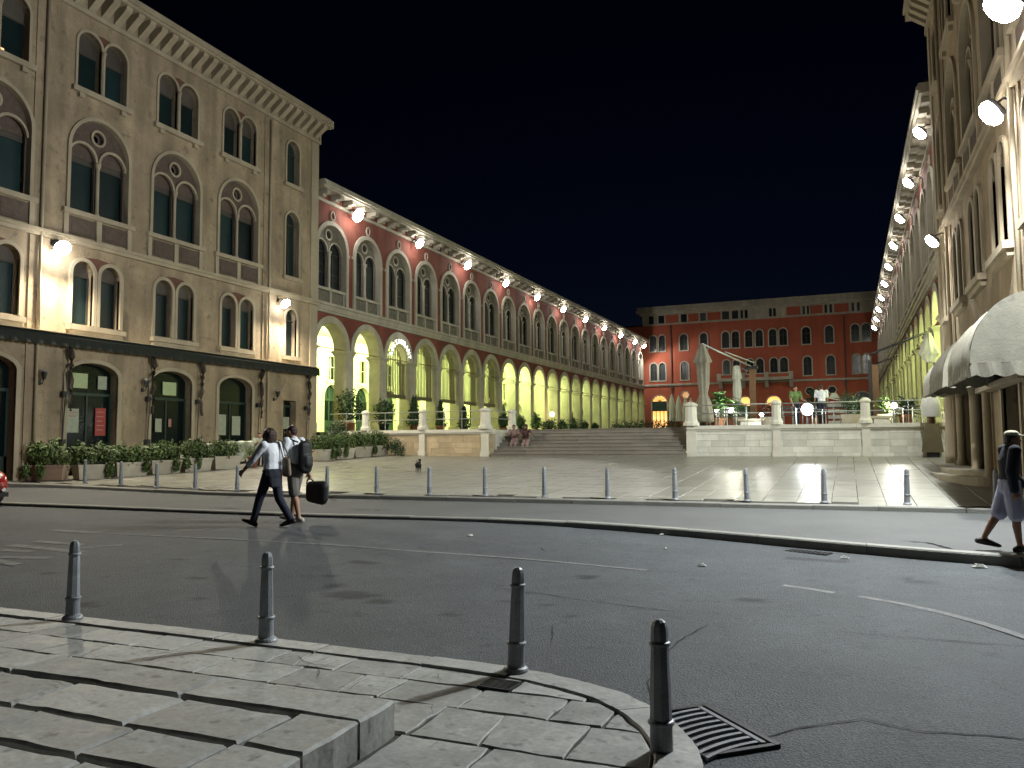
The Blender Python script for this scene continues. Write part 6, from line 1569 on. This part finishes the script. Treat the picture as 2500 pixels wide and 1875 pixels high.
b.add(vs, [(j*n+i,(j+1)*n+i,(j+1)*n+(i+1)%n,j*n+(i+1)%n) for j in range(len(secs)-1) for i in range(n)]+[tuple(range(n)),tuple((len(secs)-1)*n+i for i in range(n-1,-1,-1))])
o = b.build('body', M_CARR, car, True); md = o.modifiers.new('s','SUBSURF'); md.levels = 2; md.render_levels = 2
for s_ in (-1,1):
    b = MB(); b.add([(.5,s_*.70,1.22),(-.15,s_*.675,1.40),(-1.1,s_*.68,1.38),(-1.5,s_*.74,1.05),(.75,s_*.80,.95)], [(0,1,2,3,4)]); b.build('side_window', M_GLASS, car)
    b = MB(); b.add([(1.90,s_*.42,.62),(1.82,s_*.70,.64),(1.62,s_*.765,.72),(1.62,s_*.72,.80),(1.84,s_*.48,.75),(1.96,s_*.40,.68)], [(0,1,2,3,4,5) if s_ > 0 else (5,4,3,2,1,0)])
    b.v = [(p[0]+.03,p[1]*1.01,p[2]+.012) for p in b.v]; b.build('headlight', M_LENS, car)
    b = MB(); b.lathe([(.055,0),(.05,.03),(.01,.035)], 12); b.v = [(2.0+p[2],s_*.50+p[0],.40+p[1]) for p in b.v]; b.build('fog_light', M_LENS, car)
    for xw in (-1.25,1.28):
        b = MB(); prof = [(.20,-.09),(.29,-.10),(.31,-.07),(.31,.07),(.29,.10),(.20,.09)]; m = 20
        b.add([(xw+r_*cos(2*pi*i/m), s_*.76+w2, .31+r_*sin(2*pi*i/m)) for r_, w2 in prof for i in range(m)], [(j*m+i,j*m+(i+1)%m,(j+1)*m+(i+1)%m,(j+1)*m+i) for j in range(5) for i in range(m)])
        wh = b.build('wheel', M_TYRE, car, True)
        b = MB(); b.add([(xw+.2*cos(2*pi*i/m), s_*.84, .31+.2*sin(2*pi*i/m)) for i in range(m)]+[(xw+.05*cos(2*pi*i/m), s_*.82, .31+.05*sin(2*pi*i/m)) for i in range(m)], [(i,(i+1)%m,m+(i+1)%m,m+i) for i in range(m)]+[tuple(range(m,2*m))]); b.build('rim', M_RIM, wh)
b = MB(); b.add([(.98,-.62,1.0),(.98,.62,1.0),(.46,.56,1.31),(.46,-.56,1.31)], [(0,1,2,3)]); b.v = [(p[0]+.03,p[1],p[2]+.02) for p in b.v]; b.build('windscreen', M_GLASS, car)
b = MB(); b.box(1.9,2.075,-.4,.4,.40,.52); b.build('grille', M_BLACK, car); b = MB(); b.box(1.7,2.04,-.62,.62,.22,.33); b.build('bumper_lip', M_BLACK, car)
b = MB(); b.box(2.06,2.085,-.26,.26,.34,.40); b.build('number_plate', M_CANVASW, car)
